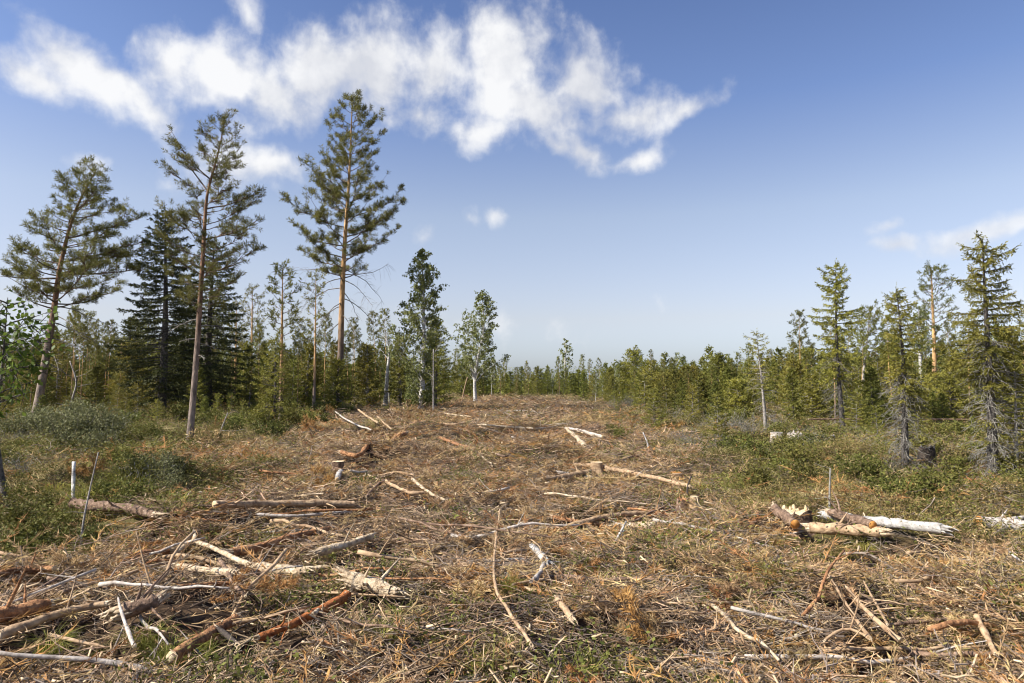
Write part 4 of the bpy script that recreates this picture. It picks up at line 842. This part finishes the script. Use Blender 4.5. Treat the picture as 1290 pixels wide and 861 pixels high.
# stumps
stump('pale sawn stump with white billet leaning at its foot', 427, 606, 15, 17, 'log_bark', 'cream_cut', (0, -.2))
LT('branch', 'white billet leaning under pale sawn stump', 'branch', [(429, 611, .08), (424, 622)], 8, 8, 'white_wood', ('cut', 'cut'), 0, .02)
stump('big ragged brown stump beside short log with orange end', 1004, 672, 36, 15, 'log_bark', 'cream_cut', (0, 0), True, 6)
stump('low splintered stump under the cream slab', 740, 580, 13, 9, 'tan_wood', 'tan_wood', (0, 0), True)
stump('root-flared tan stump by long pale trunk', 752, 600, 16, 11, 'tan_wood', 'cream_cut', (0, 0), False, 4)
stump('small heath stump with thin white snag', 821, 583, 11, 10, 'log_bark', 'cut_wood', (0, 0), True)
stump('low orange-topped stump in dry grass', 852, 608, 14, 7, 'tan_wood', 'cut_wood')
stump('small round orange-topped stump beside dark bark stump', 875, 650, 11, 12, 'tan_wood', 'cream_cut')
stump('dark bark stump touching small round stump', 859, 647, 13, 9, 'log_bark', 'orange_bark', (0, 0), True)
stump('grey weathered stump leaning in the mossy heath', 1049, 571, 15, 16, 'grey_bark', 'grey_wood', (-.2, 0))
stump('wide pale grey stump near spindly half-dead spruce', 979, 566, 16, 15, 'grey_wood', 'grey_wood', (0, 0), False)
stump('lower whitish stump with bark chips next to wide grey stump', 1002, 562, 18, 9, 'grey_wood', 'grey_wood', (0, 0), True)
stump('dark rotten stump at foot of narrow scraggy spruce', 1168, 592, 20, 16, 'char', 'spruce_bark', (0, 0), True)
stump('pale low stump at far end of slash', 664, 532, 9, 6, 'tan_wood', 'pale_wood')
stump('small pale stump by rusty brush near tall pine', 508, 548, 8, 6, 'tan_wood', 'cream_cut')
# standing dead stems
snag('birch_post', 'broken-off white birch post standing at log end', 'post', [(90, 656), (92, 620), (93, 582)], 6, 5, 'birch_bark', 4)
snag('dead_sapling', 'thin curving bare sapling beside birch post', 'sapling', [(101, 708), (104, 665), (113, 618), (124, 570)], 4, 1.8, 'grey_bark', 2)
snag('dead_sapling', 'lichen-grey bare sapling standing behind the log pile', 'sapling', [(1046, 662), (1045, 630), (1046, 590)], 4.5, 2.5, 'lichen_twig', 12)
snag('dead_sapling', 'thin white snag rising from small heath stump', 'sapling', [(818, 578), (816, 560), (810, 545)], 3, 1.8, 'white_wood', 0)
snag('dead_pole', 'bare rust-coloured dead pole near narrow dark spruce', 'pole', [(150, 520), (152, 470), (154, 430)], 3.6, 2.8, 'tan_wood', 0)
snag('dead_sapling', 'black thin dead sapling next to dark bark stump', 'sapling', [(866, 637), (866, 615), (871, 600)], 4, 2, 'char', 3)
snag('dead_pole', 'thin leaning pale pole between two leafy birches', 'pole', [(581, 510), (585, 490), (589, 475)], 2.2, 1.5, 'tan_wood', 0)
snag('dead_pole', 'straight grey dead pole in front of dense leafy birch', 'pole', [(546, 525), (546, 480), (546, 440)], 2.6, 1.6, 'grey_bark', 4)
snag('dead_sapling', 'grey dead leaning stem by forked pine foot', 'sapling', [(265, 568), (277, 545), (287, 520)], 3, 1.6, 'grey_bark', 5)
snag('dead_sapling', 'bent bare dead stem in front of crooked pine', 'sapling', [(84, 525), (92, 500), (96, 480), (88, 455)], 4, 2, 'grey_bark', 5)

# ------------------------------------------------------------------ sticks of slash lying loose: shared meshes, one object each
STICK = []
for k in range(10):
    L = rng.uniform(.5, 1.1); n = 9; t = np.linspace(-.5, .5, n); P = np.stack([t * 1.0, np.cumsum(rng.normal(0, .018, n)), np.cumsum(rng.normal(0, .012, n))], 1); r = .013 * (1 - .5 * np.linspace(0, 1, n)) * (1 + rng.normal(0, .08, n))
    A = Acc(); A.add(*tubes(P, r, 6, True)); tw = []
    for j in range(int(rng.integers(1, 4))):
        i = int(rng.integers(1, n - 1)); d = unit(np.array([rng.uniform(.3, .9), rng.choice([-1, 1]) * rng.uniform(.3, .9), rng.uniform(0, .6)])); l = rng.uniform(.08, .32); B = Acc()
        B.add(*tubes(np.stack([P[i], P[i] + d * l * .5 + rng.normal(0, .01, 3), P[i] + d * l]), np.array([.006, .004, .002]), 4)); tw.append(B)
    STICK.append([(A.mesh('stem', M[m], True), [b.mesh('twig', M[m], True) for b in tw], m) for m in ('tan_wood', 'grey_wood', 'pale_wood', 'log_bark', 'orange_bark')])
WORD = {'tan_wood': 'tan', 'grey_wood': 'weathered grey', 'pale_wood': 'peeled pale', 'log_bark': 'dark barked', 'orange_bark': 'orange-brown barked'}
placed = 0
while placed < 290:
    u = rng.random(); r = 4.2 * (75 / 4.2) ** (u ** .85); a = rng.uniform(-.70, .70); x, y = r * math.sin(a), r * math.cos(a)
    if rng.random() > lane(x, y) * .95 + .05: continue
    me, tws, mm = STICK[int(rng.integers(10))][int(rng.choice(5, p=[.30, .24, .08, .18, .20]))]
    L = rng.uniform(.35, 1.5) * (1 + r * .022); th = (.45 + .55 * L) * rng.uniform(.7, 1.2) * (1 + r * .02)
    zone = 'close by the grass tufts' if r < 9 else ('in the middle of the slash' if r < 25 else 'in the far slash toward the treeline')
    o = root('stick', (x, y, float(H(x, y)) + .05 * th + .03), f'{WORD[mm]} loose stick lying {zone}', 'stick', f'{WORD[mm]} loose sticks {zone}')
    o.rotation_euler = (rng.uniform(0, 6.28), rng.normal(.0, .10), rng.normal(0, .75) if rng.random() < .65 else rng.uniform(0, 6.28)); o.rotation_euler.x = rng.normal(0, .4); o.scale = (L, th, th)
    obj('stem', me, o)
    for b in tws: obj('twig', b, o)
    placed += 1

# dead pine tops with brown needles
def brush(seed, L=1.0, mneedle='rust_needle'):
    global rng
    old = rng; rng = np.random.default_rng(seed); S, F = Acc(), Acc(); n = 8; t = np.linspace(0, 1, n)
    P = np.stack([t * L, .08 * np.sin(t * 4 + seed) * L, .03 + .10 * np.sin(t * 3) * L], 1); S.add(*tubes(P, .013 * (1.05 - t), 5)); pb, pd = [], []
    for j in range(16):
        u = rng.uniform(.12, 1); q = np.array([np.interp(u, t, P[:, i]) for i in range(3)]); d = unit(np.array([rng.uniform(.3, 1), rng.normal(0, .8), rng.uniform(-.1, .55)])); l = L * rng.uniform(.12, .4) * (1.15 - u * .6); e = q + d * l
        S.add(*tubes(np.stack([q, (q + e) / 2, e]), np.array([.006, .005, .002]), 3))
        for w in np.linspace(.4, 1, 4): pb.append(q + (e - q) * w); pd.append(d)
    needle_tufts(F, np.array(pb), np.array(pd), 16, .075, .0085, .07); rng = old
    return S.mesh('stem', M['twig_dark'], True), F.mesh('needles', M[mneedle])
BR = [brush(300 + k, 1.0, ('rust_needle', 'brown_needle')[k % 2]) for k in range(6)]
spots = [(1190, 845), (1275, 815), (1240, 770), (1050, 842), (985, 800), (1245, 700), (915, 770), (870, 820), (760, 800), (570, 790), (60, 770), (25, 765), (130, 700), (95, 598), (60, 605), (30, 600), (115, 612),
         (140, 588), (200, 600), (215, 595), (235, 690), (205, 665), (180, 680), (330, 580), (355, 590), (60, 505), (100, 503), (130, 500), (20, 508), (180, 504), (75, 510), (150, 508), (390, 560), (300, 570),
         (440, 530), (520, 545), (530, 538), (760, 545), (850, 540), (455, 525), (250, 500), (640, 700), (600, 670), (560, 660), (545, 720), (470, 800), (740, 720), (860, 700), (930, 690), (700, 660), (720, 850),
         (1110, 800), (1160, 740), (820, 760), (650, 770), (410, 620), (380, 610), (1130, 850), (940, 850), (35, 690), (240, 775), (90, 735), (10, 770), (100, 780), (830, 850), (1010, 770), (1275, 745)]
for i, (x, y) in enumerate(spots):
    g = G(x, y); rust = i % 2 == 0
    z = 'by the stumps and sticks' if y > 640 else ('among green shrubs' if y > 570 else 'along the forest edge')
    nm = 'rusty' if rust else 'light brown'
    o = root('dead_pine_branch', g + [0, 0, .03], f'dead pine branch with {nm} needles lying {z}', 'branch', f'{nm} needled dead branches {z}')
    s = (.55 if y > 640 else 1.0 if y > 570 else 1.9) * rng.uniform(.8, 1.3)
    o.scale = (s, s, s); o.rotation_euler = (rng.normal(0, .3), rng.normal(0, .12), rng.uniform(0, 6.28))
    me = BR[(i % 2) + 2 * int(rng.integers(3))]; obj('stem', me[0], o); obj('needle_spray', me[1], o)

# ------------------------------------------------------------------ shrubs
def bush(seed, ns, h, leaf, per, spread, mleaf, mstem, narrow=.4, fol=.35):
    global rng
    old = rng; rng = np.random.default_rng(seed); S, F = Acc(), Acc()
    for j in range(ns):
        az = rng.uniform(0, 6.28); tilt = abs(rng.normal(0, spread)); hh = h * rng.uniform(.55, 1.1); d = np.array([math.cos(az) * tilt, math.sin(az) * tilt, 1]); t = np.linspace(0, 1, 5)[:, None]
        P = np.array([math.cos(az), math.sin(az), 0]) * rng.uniform(0, .15) * h + d * hh * t + rng.normal(0, .04 * hh, (5, 3)) * t; S.add(*tubes(P, .006 * (1.1 - t[:, 0]) * (.5 + h), 3))
        w = rng.uniform(fol, 1, per); q = np.stack([np.interp(w, t[:, 0], P[:, i]) for i in range(3)], 1) + rng.normal(0, .07 * h, (per, 3))
        V, Q = blades(q, rng.normal(0, .6, (per, 3)) + [0, 0, .45], leaf * rng.uniform(.7, 1.3, per), leaf * narrow, mid=.5); F.add(V, Q)
    rng = old
    return S.mesh('stem', M[mstem], True), F.mesh('foliage', M[mleaf])
SHR = {'willow': [bush(400 + k, 26, 1.0, .075, 70, .42, 'willow_leaf', 'grey_bark', .42) for k in range(3)],
       'green': [bush(420 + k, 28, .8, .065, 70, .5, 'shrub_leaf', 'twig_dark', .6, .2) for k in range(3)],
       'dead': [bush(440 + k, 46, .8, .10, 8, .6, 'lichen_twig', 'lichen_twig', .12, .1) for k in range(3)]}
SH = {'willow': ('willow_bush', 'grey-green willow bush', 'bush'), 'green': ('leafy_shrub', 'dark green leafy shrub', 'shrub'), 'dead': ('dead_bush', 'grey leafless dead brush', 'dead bush')}
def shrubs(kind, pts, where, sc):
    for (x, y, s) in pts:
        g = G(x, y); nm, ds, ct = SH[kind]; o = root(nm, g - [0, 0, .03], ds + ' ' + where, ct, ds + ' ' + where); s2 = s * sc; o.scale = (s2 * 1.1, s2 * 1.1, s2); o.rotation_euler.z = rng.uniform(0, 6.28)
        a, b = SHR[kind][int(rng.integers(3))]; obj('stem', a, o); obj('foliage', b, o)
shrubs('willow', [(60, 560, 1.1), (85, 572, 1.1), (105, 556, 1.2), (125, 570, 1.1), (140, 552, 1), (45, 548, 1), (20, 560, 1), (90, 545, 1.2), (118, 582, .8)], 'under the crooked leaning pine', 1.0)
shrubs('willow', [(205, 612, .7), (215, 622, .6), (190, 606, .6)], 'among rusty needles near birch post', .8)
shrubs('green', [(330, 548, 1.2), (365, 545, 1.3), (385, 540, 1.2), (300, 545, 1), (410, 540, 1), (345, 556, .9), (270, 540, 1.2), (190, 540, 1.1), (400, 528, 1.2), (225, 532, 1.3), (440, 526, 1)], 'between the forked pine and tall pine', .95)
shrubs('green', [(20, 700, .5), (50, 690, .55), (75, 705, .5), (10, 720, .45), (100, 720, .4), (45, 715, .5), (160, 600, .7), (175, 612, .7), (30, 640, .6), (60, 650, .5), (130, 640, .6), (150, 655, .5), (120, 690, .4), (25, 670, .6), (80, 675, .5), (170, 640, .6)], 'around the birch post', .85)
shrubs('green', [(1225, 600, .8), (1205, 605, .7), (1280, 605, .8), (1110, 575, .8), (985, 590, .6), (1150, 560, .9), (1240, 560, .9), (1060, 600, .6), (930, 545, 1), (1270, 570, .9), (1190, 640, .5), (1130, 640, .5), (1020, 580, .6), (780, 560, 1), (770, 550, .8), (880, 540, 1)], 'on the mossy heath of stumps and spruces', .7)
shrubs('dead', [(790, 520, 1.6), (805, 518, 1.8), (780, 525, 1.3), (825, 525, 1.2), (850, 528, 1.2), (770, 520, 1), (900, 545, 1.2), (920, 550, 1.2), (945, 552, 1.1), (870, 575, .9), (895, 585, .9), (860, 565, .8), (975, 545, 1.2)], 'at the edge where slash meets the heath', .9)
shrubs('dead', [(335, 553, .8), (350, 556, .8), (400, 550, .7), (455, 545, .7), (255, 545, .8)], 'near the foot of yellow spruce by tall pine', .8)
shrubs('dead', [(1075, 560, .9), (1120, 600, .6), (1155, 605, .6), (1165, 610, .5), (1265, 618, .6), (1240, 618, .6), (1020, 600, .5), (1085, 625, .45)], 'beneath the lichen-hung spruces', .8)

def tussock(seed, mt, h):
    g = np.random.default_rng(seed); A = Acc(); n = 170; az = g.uniform(0, 6.28, n); sp = abs(g.normal(0, .45, n)); d = unit(np.stack([np.cos(az) * sp, np.sin(az) * sp, np.ones(n)], 1)); b = np.stack([np.cos(az), np.sin(az), 0 * az], 1) * (g.random((n, 1)) ** .5) * .12; L = h * g.uniform(.5, 1.1, n)
    mid = b + d * L[:, None] * .55; s_ = unit(np.cross(d, g.normal(size=(n, 3)))) * .0045; tip = mid + unit(d + np.stack([np.cos(az), np.sin(az), -g.uniform(.1, 1.3, n)], 1)) * L[:, None] * .5
    i = np.arange(n) * 5; A.add(np.stack([b - s_, b + s_, mid + s_ * .8, mid - s_ * .8, tip], 1).reshape(-1, 3), np.stack([i, i + 1, i + 2, i + 3], 1), np.stack([i + 3, i + 2, i + 4], 1)); return A.mesh('blades', M[mt])
TUS = {'green': [tussock(470 + k, 'grass', .55) for k in range(3)], 'straw': [tussock(480 + k, 'straw', .42) for k in range(3)]}
def tussocks(kind, pts, where):
    for (x, y) in pts:
        g = G(x, y); o = obj('grass_tussock', TUS[kind][int(rng.integers(3))]); o.location = tuple(g - [0, 0, .02]); s_ = rng.uniform(.8, 1.25) * (.42 if y > 640 else 1 + max(0, 570 - y) * .012); o.scale = (s_ * 1.1, s_ * 1.1, s_); o.rotation_euler.z = rng.uniform(0, 6.28)
        w = 'green' if kind == 'green' else 'straw-coloured'; o['label'] = f'arching {w} grass tussock {where}'; o['category'] = 'grass tussock'; o['group'] = f'{w} tussocks {where}'
tussocks('green', [(20, 578), (35, 582), (10, 585), (155, 575), (165, 607), (175, 615), (160, 620), (145, 585), (255, 560), (285, 565), (110, 640), (50, 640), (70, 630), (35, 655), (215, 580), (180, 575), (130, 625), (300, 552)], 'near the birch post and willow')
tussocks('green', [(210, 838), (255, 820), (235, 850), (460, 800), (480, 815), (500, 790), (60, 830), (110, 845), (185, 815), (410, 705), (150, 690), (135, 700), (640, 745), (560, 745), (975, 690), (1090, 700), (1035, 705), (1060, 705), (905, 705)], 'growing up through the slash')
tussocks('straw', [(905, 590), (930, 585), (885, 575), (1060, 590), (1075, 600), (1050, 605), (1270, 640), (1255, 650), (1180, 620), (1120, 612), (985, 600), (960, 585), (1010, 618), (1150, 640), (1210, 650), (890, 610), (860, 590), (840, 580), (1285, 655), (1100, 650), (1030, 640), (800, 570), (915, 560), (1000, 575)], 'on the heath among stumps and spruces')
tussocks('straw', [(190, 555), (205, 560), (170, 560), (225, 570), (150, 560), (330, 570), (350, 575), (280, 580), (240, 590), (20, 620), (100, 660), (310, 590), (410, 545), (440, 545), (470, 540)], 'between the willow and the tall pine')
def dotted(n, a0, a1, where):
    k = 0
    while k < n:
        r = 7.5 * (42 / 7.5) ** rng.random(); a = rng.uniform(a0, a1); x, y = r * math.sin(a), r * math.cos(a)
        i0, j0 = int((x + 32) * 10), int(y * 10)
        if lane(x, y) > .25 or WOOD[i0 - 7:i0 + 8, max(0, j0 - 4):j0 + 12].any(): continue
        kd = 'green' if rng.random() < .7 else 'dead'; o = root('heath_shrub', (x, y, float(H(x, y)) - .03), ('low dark leafy shrub' if kd == 'green' else 'low leafless grey shrub') + ' dotted over ' + where, 'shrub', ('leafy' if kd == 'green' else 'leafless') + ' low shrubs dotted over ' + where)
        s_ = rng.uniform(.28, .62) * (1 + r * .014); o.scale = (s_ * 1.25, s_ * 1.25, s_); o.rotation_euler.z = rng.uniform(0, 6.28); b1, b2 = SHR[kd][int(rng.integers(3))]; obj('stem', b1, o); obj('foliage', b2, o); k += 1
dotted(70, -.68, -.25, 'the heath by the forked pine'); dotted(80, .22, .68, 'the heath by the thin spruces')
# ------------------------------------------------------------------ ground cover: uncountable litter, one object per kind
def clump_twigs(seed, n, l0, l1, r, flat=.12, mtn='twig_tan'):
    g = np.random.default_rng(seed); az = g.uniform(0, 6.28, n); L = g.uniform(l0, l1, n); k = 5; t = np.linspace(-.5, .5, k)
    hd = np.stack([np.cos(az), np.sin(az), g.normal(0, flat * 1.4, n)], 1); c = np.stack([g.normal(0, .14, n), g.normal(0, .14, n), g.uniform(.01, flat, n)], 1)
    P = c[:, None] + hd[:, None] * (L[:, None] * t)[:, :, None] + np.cumsum(g.normal(0, .026, (n, k, 3)) * [1, 1, .5], 1)
    A = Acc(); A.add(*tubes(P, r * g.uniform(.45, 1.3, (n, 1)) * (1.1 - np.linspace(0, 1, k) * .7), 3))
    m = n * 2; i = g.integers(0, n, m); j = g.integers(1, k, m); q = P[i, j]; d = unit(hd[i] + g.normal(0, .7, (m, 3)) * [1, 1, .5]); e = q + d * g.uniform(.05, .18, (m, 1))
    A.add(*tubes(np.stack([q, (q + e) / 2 + g.normal(0, .008, (m, 3)), e], 1), np.tile(np.array([.5, .4, .2]) * r, (m, 1)), 3)); return A.mesh('twigs', M[mtn])
def clump_needles(seed, n, mtn):
    g = np.random.default_rng(seed); A = Acc(); m = 5; az = g.uniform(0, 6.28, m); L = g.uniform(.14, .38, m); d = np.stack([np.cos(az), np.sin(az), g.uniform(-.1, .35, m)], 1); c = np.stack([g.normal(0, .1, m), g.normal(0, .1, m), g.uniform(.01, .07, m)], 1)
    A.add(*tubes(np.stack([c, c + d * L[:, None]], 1), np.tile([.004, .002], (m, 1)), 3))
    i = g.integers(0, m, n); w = g.random((n, 1)); q = c[i] + d[i] * L[i][:, None] * w; dd = d[i] * .7 + g.normal(0, .5, (n, 3))
    V, Q = blades(q, dd, g.uniform(.035, .085, n), g.uniform(.004, .009, n)); A.add(V, Q); return A.mesh('needles', M[mtn])
def clump_blades(seed, n, h, w, spread, mtn):
    g = np.random.default_rng(seed); A = Acc(); b = np.stack([g.normal(0, .05, n), g.normal(0, .05, n), np.zeros(n)], 1); d = np.stack([g.normal(0, spread, n), g.normal(0, spread, n), np.ones(n)], 1); L = h * g.uniform(.45, 1.1, n)
    d = unit(d); mid = b + d * L[:, None] * .55; s = unit(np.cross(d, g.normal(size=(n, 3)))) * w * .5; tip = mid + unit(d + np.stack([d[:, 0] * 1.8, d[:, 1] * 1.8, -g.uniform(.2, 1, n)], 1)) * L[:, None] * .5
    V = np.stack([b - s, b + s, mid + s * .8, mid - s * .8, tip], 1).reshape(-1, 3); i = np.arange(n) * 5; A.add(V, np.stack([i, i + 1, i + 2, i + 3], 1), np.stack([i + 3, i + 2, i + 4], 1)); return A.mesh('blades', M[mtn])
def clump_leaves(seed, n, h, leaf, mtn, narrow=.55, spread=.13):
    g = np.random.default_rng(seed); A = Acc(); q = np.stack([g.normal(0, spread, n), g.normal(0, spread, n), g.uniform(.02, h, n)], 1); d = g.normal(0, .7, (n, 3)) + [0, 0, .5]
    V, Q = blades(q, d, leaf * g.uniform(.6, 1.3, n), leaf * narrow, mid=.5); A.add(V, Q); m = 8; a = np.stack([g.normal(0, .06, m), g.normal(0, .06, m), np.zeros(m)], 1); e = a + np.stack([g.normal(0, .08, m), g.normal(0, .08, m), np.full(m, h)], 1)
    A.add(*tubes(np.stack([a, e], 1), np.tile([.003, .0015], (m, 1)), 3)); return A.mesh('leaves', M[mtn])
def clump_chips(seed, n, mtn):
    g = np.random.default_rng(seed); A = Acc(); c = np.stack([g.normal(0, .2, n), g.normal(0, .2, n), g.uniform(.02, .07, n)], 1); az = g.uniform(0, 6.28, n); d = np.stack([np.cos(az), np.sin(az), g.normal(0, .3, n)], 1)
    A.add(*tubes(np.stack([c, c + d * g.uniform(.03, .13, (n, 1))], 1), np.stack([g.uniform(.006, .014, n), g.uniform(.003, .012, n)], 1), 4, True)); return A.mesh('chips', M[mtn])
def proto_col(name, meshes):
    c = bpy.data.collections.new(name)
    for i, me in enumerate(meshes): c.objects.link(bpy.data.objects.new(f'{name}_{i}', me))
    return c
def gn_group():
    ng = bpy.data.node_groups.new('scatter', 'GeometryNodeTree'); ng.interface.new_socket('Geometry', in_out='INPUT', socket_type='NodeSocketGeometry'); ng.interface.new_socket('Collection', in_out='INPUT', socket_type='NodeSocketCollection'); ng.interface.new_socket('Geometry', in_out='OUTPUT', socket_type='NodeSocketGeometry')
    N, L = ng.nodes, ng.links; gi, go = N.new('NodeGroupInput'), N.new('NodeGroupOutput'); ci = N.new('GeometryNodeCollectionInfo'); ci.inputs['Separate Children'].default_value = True; ci.inputs['Reset Children'].default_value = True; L.new(gi.outputs[1], ci.inputs[0])
    ip = N.new('GeometryNodeInstanceOnPoints'); ip.inputs['Pick Instance'].default_value = True; L.new(gi.outputs[0], ip.inputs['Points']); L.new(ci.outputs[0], ip.inputs['Instance'])
    for nm, ty, so in (('pick', 'INT', 'Instance Index'), ('turn', 'FLOAT_VECTOR', 'Rotation'), ('size', 'FLOAT_VECTOR', 'Scale')):
        a = N.new('GeometryNodeInputNamedAttribute'); a.data_type = ty; a.inputs['Name'].default_value = nm; L.new(a.outputs[0], ip.inputs[so])
    L.new(ip.outputs[0], go.inputs[0]); return ng
NG = gn_group()
def cover(name, label, cat, meshes, bands, prob, tilt=.2, sink=0.):
    pts, sz = [], []
    for (r0, r1, n, s0, s1) in bands:
        r = np.sqrt(rng.uniform(r0 * r0, r1 * r1, n)); a = rng.uniform(-.74, .74, n); x, y = r * np.sin(a), r * np.cos(a); ix, iy = np.clip(((x + 32) * 10).astype(int), 0, 639), np.clip((y * 10).astype(int), 0, 599); keep = rng.random(n) < prob(x, y) * np.where(WOOD[ix, iy], .12, 1); x, y = x[keep], y[keep]
        pts.append(np.stack([x, y, H(x, y) + sink], 1)); sz.append(rng.uniform(s0, s1, len(x)))
    P, S = np.concatenate(pts), np.concatenate(sz); n = len(P); me = bpy.data.meshes.new(name); me.vertices.add(n); me.vertices.foreach_set('co', P.astype(np.float32).ravel())
    at = me.attributes.new('pick', 'INT', 'POINT'); at.data.foreach_set('value', rng.integers(0, len(meshes), n).astype(np.int32))
    at = me.attributes.new('turn', 'FLOAT_VECTOR', 'POINT'); at.data.foreach_set('vector', np.stack([rng.normal(0, tilt, n), rng.normal(0, tilt, n), rng.uniform(0, 6.28, n)], 1).astype(np.float32).ravel())
    at = me.attributes.new('size', 'FLOAT_VECTOR', 'POINT'); at.data.foreach_set('vector', np.stack([S, S, .75 * np.sqrt(S)], 1).astype(np.float32).ravel())
    o = obj(name, me, kind='stuff', label=label, category=cat); md = o.modifiers.new('scatter', 'NODES'); md.node_group = NG
    sid = [i.identifier for i in NG.interface.items_tree if i.name == 'Collection'][0]; md[sid] = proto_col(name + '_pieces', meshes)
    return n
ln = lambda x, y: lane(x, y)
hl = lambda x, y: 1 - lane(x, y)
left = lambda x, y: (x < 0) * 1.0
patch = lambda s, seed, a=.45, b=.6: (lambda x, y: sstep(vnoise(x / s + 5, y / s, seed), a, b))
def mul(*f): return lambda x, y: np.prod([g(x, y) for g in f], axis=0)
B_ = lambda k, s=1: [(3.3, 8, int(2200 * k), .6 * s, 1.2 * s), (8, 16, int(4600 * k), .8 * s, 1.4 * s), (16, 32, int(7500 * k), 1.2 * s, 2.1 * s), (32, 64, int(5000 * k), 2.0 * s, 3.4 * s), (64, 105, int(2200 * k), 3.0 * s, 5 * s)]
cover('slash_twigs', 'tangle of tan broken twigs covering the cut strip', 'twigs', [clump_twigs(500 + k, 9, .15, .5, .006) for k in range(5)], B_(.95), lambda x, y: (lane(x, y) * .95 + .04) * (.35 + .65 * micro(x, y)))
cover('grey_twigs', 'weathered grey twig litter over slash and heath', 'twigs', [clump_twigs(520 + k, 8, .15, .6, .006, .15, 'twig_grey') for k in range(5)], B_(.5), lambda x, y: .4 * lane(x, y) + .30 + .3 * (x > 0))
cover('dark_twigs', 'dark brown twig litter lying in hollows', 'twigs', [clump_twigs(540 + k, 8, .12, .45, .007, .1, 'twig_dark') for k in range(4)], B_(.7), lambda x, y: .8 * lane(x, y) + .25)
cover('needle_litter', 'brown dead needle litter over the slash', 'needles', [clump_needles(560 + k, 150, ('brown_needle', 'brown_needle', 'rust_needle')[k % 3]) for k in range(6)], B_(1.9, 1.25), lambda x, y: (lane(x, y) * (.35 + .65 * patch(1.1, 31, .35, .6)(x, y)) + .07) * (.15 + .85 * micro(x, y)))
cover('bark_chips', 'pale wood chips and bark flakes on the slash', 'chips', [clump_chips(580 + k, 7, 'chip') for k in range(4)], B_(.35), lambda x, y: lane(x, y) ** 2)
cover('dry_grass', 'dry straw grass over the heath', 'grass', [clump_blades(600 + k, 34, .24, .006, .7, 'straw') for k in range(4)], B_(1.2, 1.25), lambda x, y: (hl(x, y) * (.35 + .5 * patch(1.6, 41)(x, y)) + .10) * (.25 + .75 * micro(x, y)))
cover('green_grass', 'green grass tufts on the heath and in gaps of slash', 'grass', [clump_blades(620 + k, 34, .24, .007, .45, 'grass') for k in range(4)], B_(1.1, 1.3), lambda x, y: hl(x, y) * patch(1.8, 43, .4, .6)(x, y) * (.55 + .4 * (x < 0)) + .30 * lane(x, y) * patch(.9, 45, .58, .70)(x, y))
cover('berry_scrub', 'low green berry scrub covering the heath', 'ground cover', [clump_leaves(640 + k, 90, .20, .028, 'shrub_leaf') for k in range(5)], B_(.95, 1.5), lambda x, y: hl(x, y) * (1 - .45 * (x > 0)) * (.2 + .7 * patch(1.3, 47, .35, .6)(x, y)) + .25 * lane(x, y) * patch(.8, 49, .58, .72)(x, y))
cover('heather', 'brown-olive heather over the heath', 'heather', [clump_leaves(660 + k, 110, .17, .035, 'heather', .22, .15) for k in range(5)], B_(1.0, 1.5), lambda x, y: hl(x, y) * (1 - .3 * (x < 0)) * (.4 + .6 * patch(1.2, 51, .4, .6)(x, y)) + .22 * lane(x, y) * (x > 1.5) * (y < 9))

def rust_zone(x, y):
    far = sstep(-x / np.maximum(y, 1), .36, .46) * sstep(y, 42, 48) * (1 - sstep(y, 80, 90)) * patch(4, 61, .3, .55)(x, y)
    mid = sstep(-x / np.maximum(y, 1), .34, .46) * sstep(y, 12.2, 13) * (1 - sstep(y, 15.5, 17)) * patch(1.4, 63, .35, .6)(x, y)
    gap = (1 - lane(x, y)) * patch(1.7, 65, .60, .72)(x, y) * .12 * (y < 40)
    return np.clip(far + mid + gap, 0, 1)
cover('rusty_brush', 'rust-coloured dead needle brush over the heath', 'needles', [clump_needles(680 + k, 150, 'rust_needle') for k in range(4)], [(8, 18, 6000, 1.2, 2.0), (18, 40, 2500, 1.5, 2.4), (40, 90, 9000, 3, 5)], rust_zone, .3, .04)
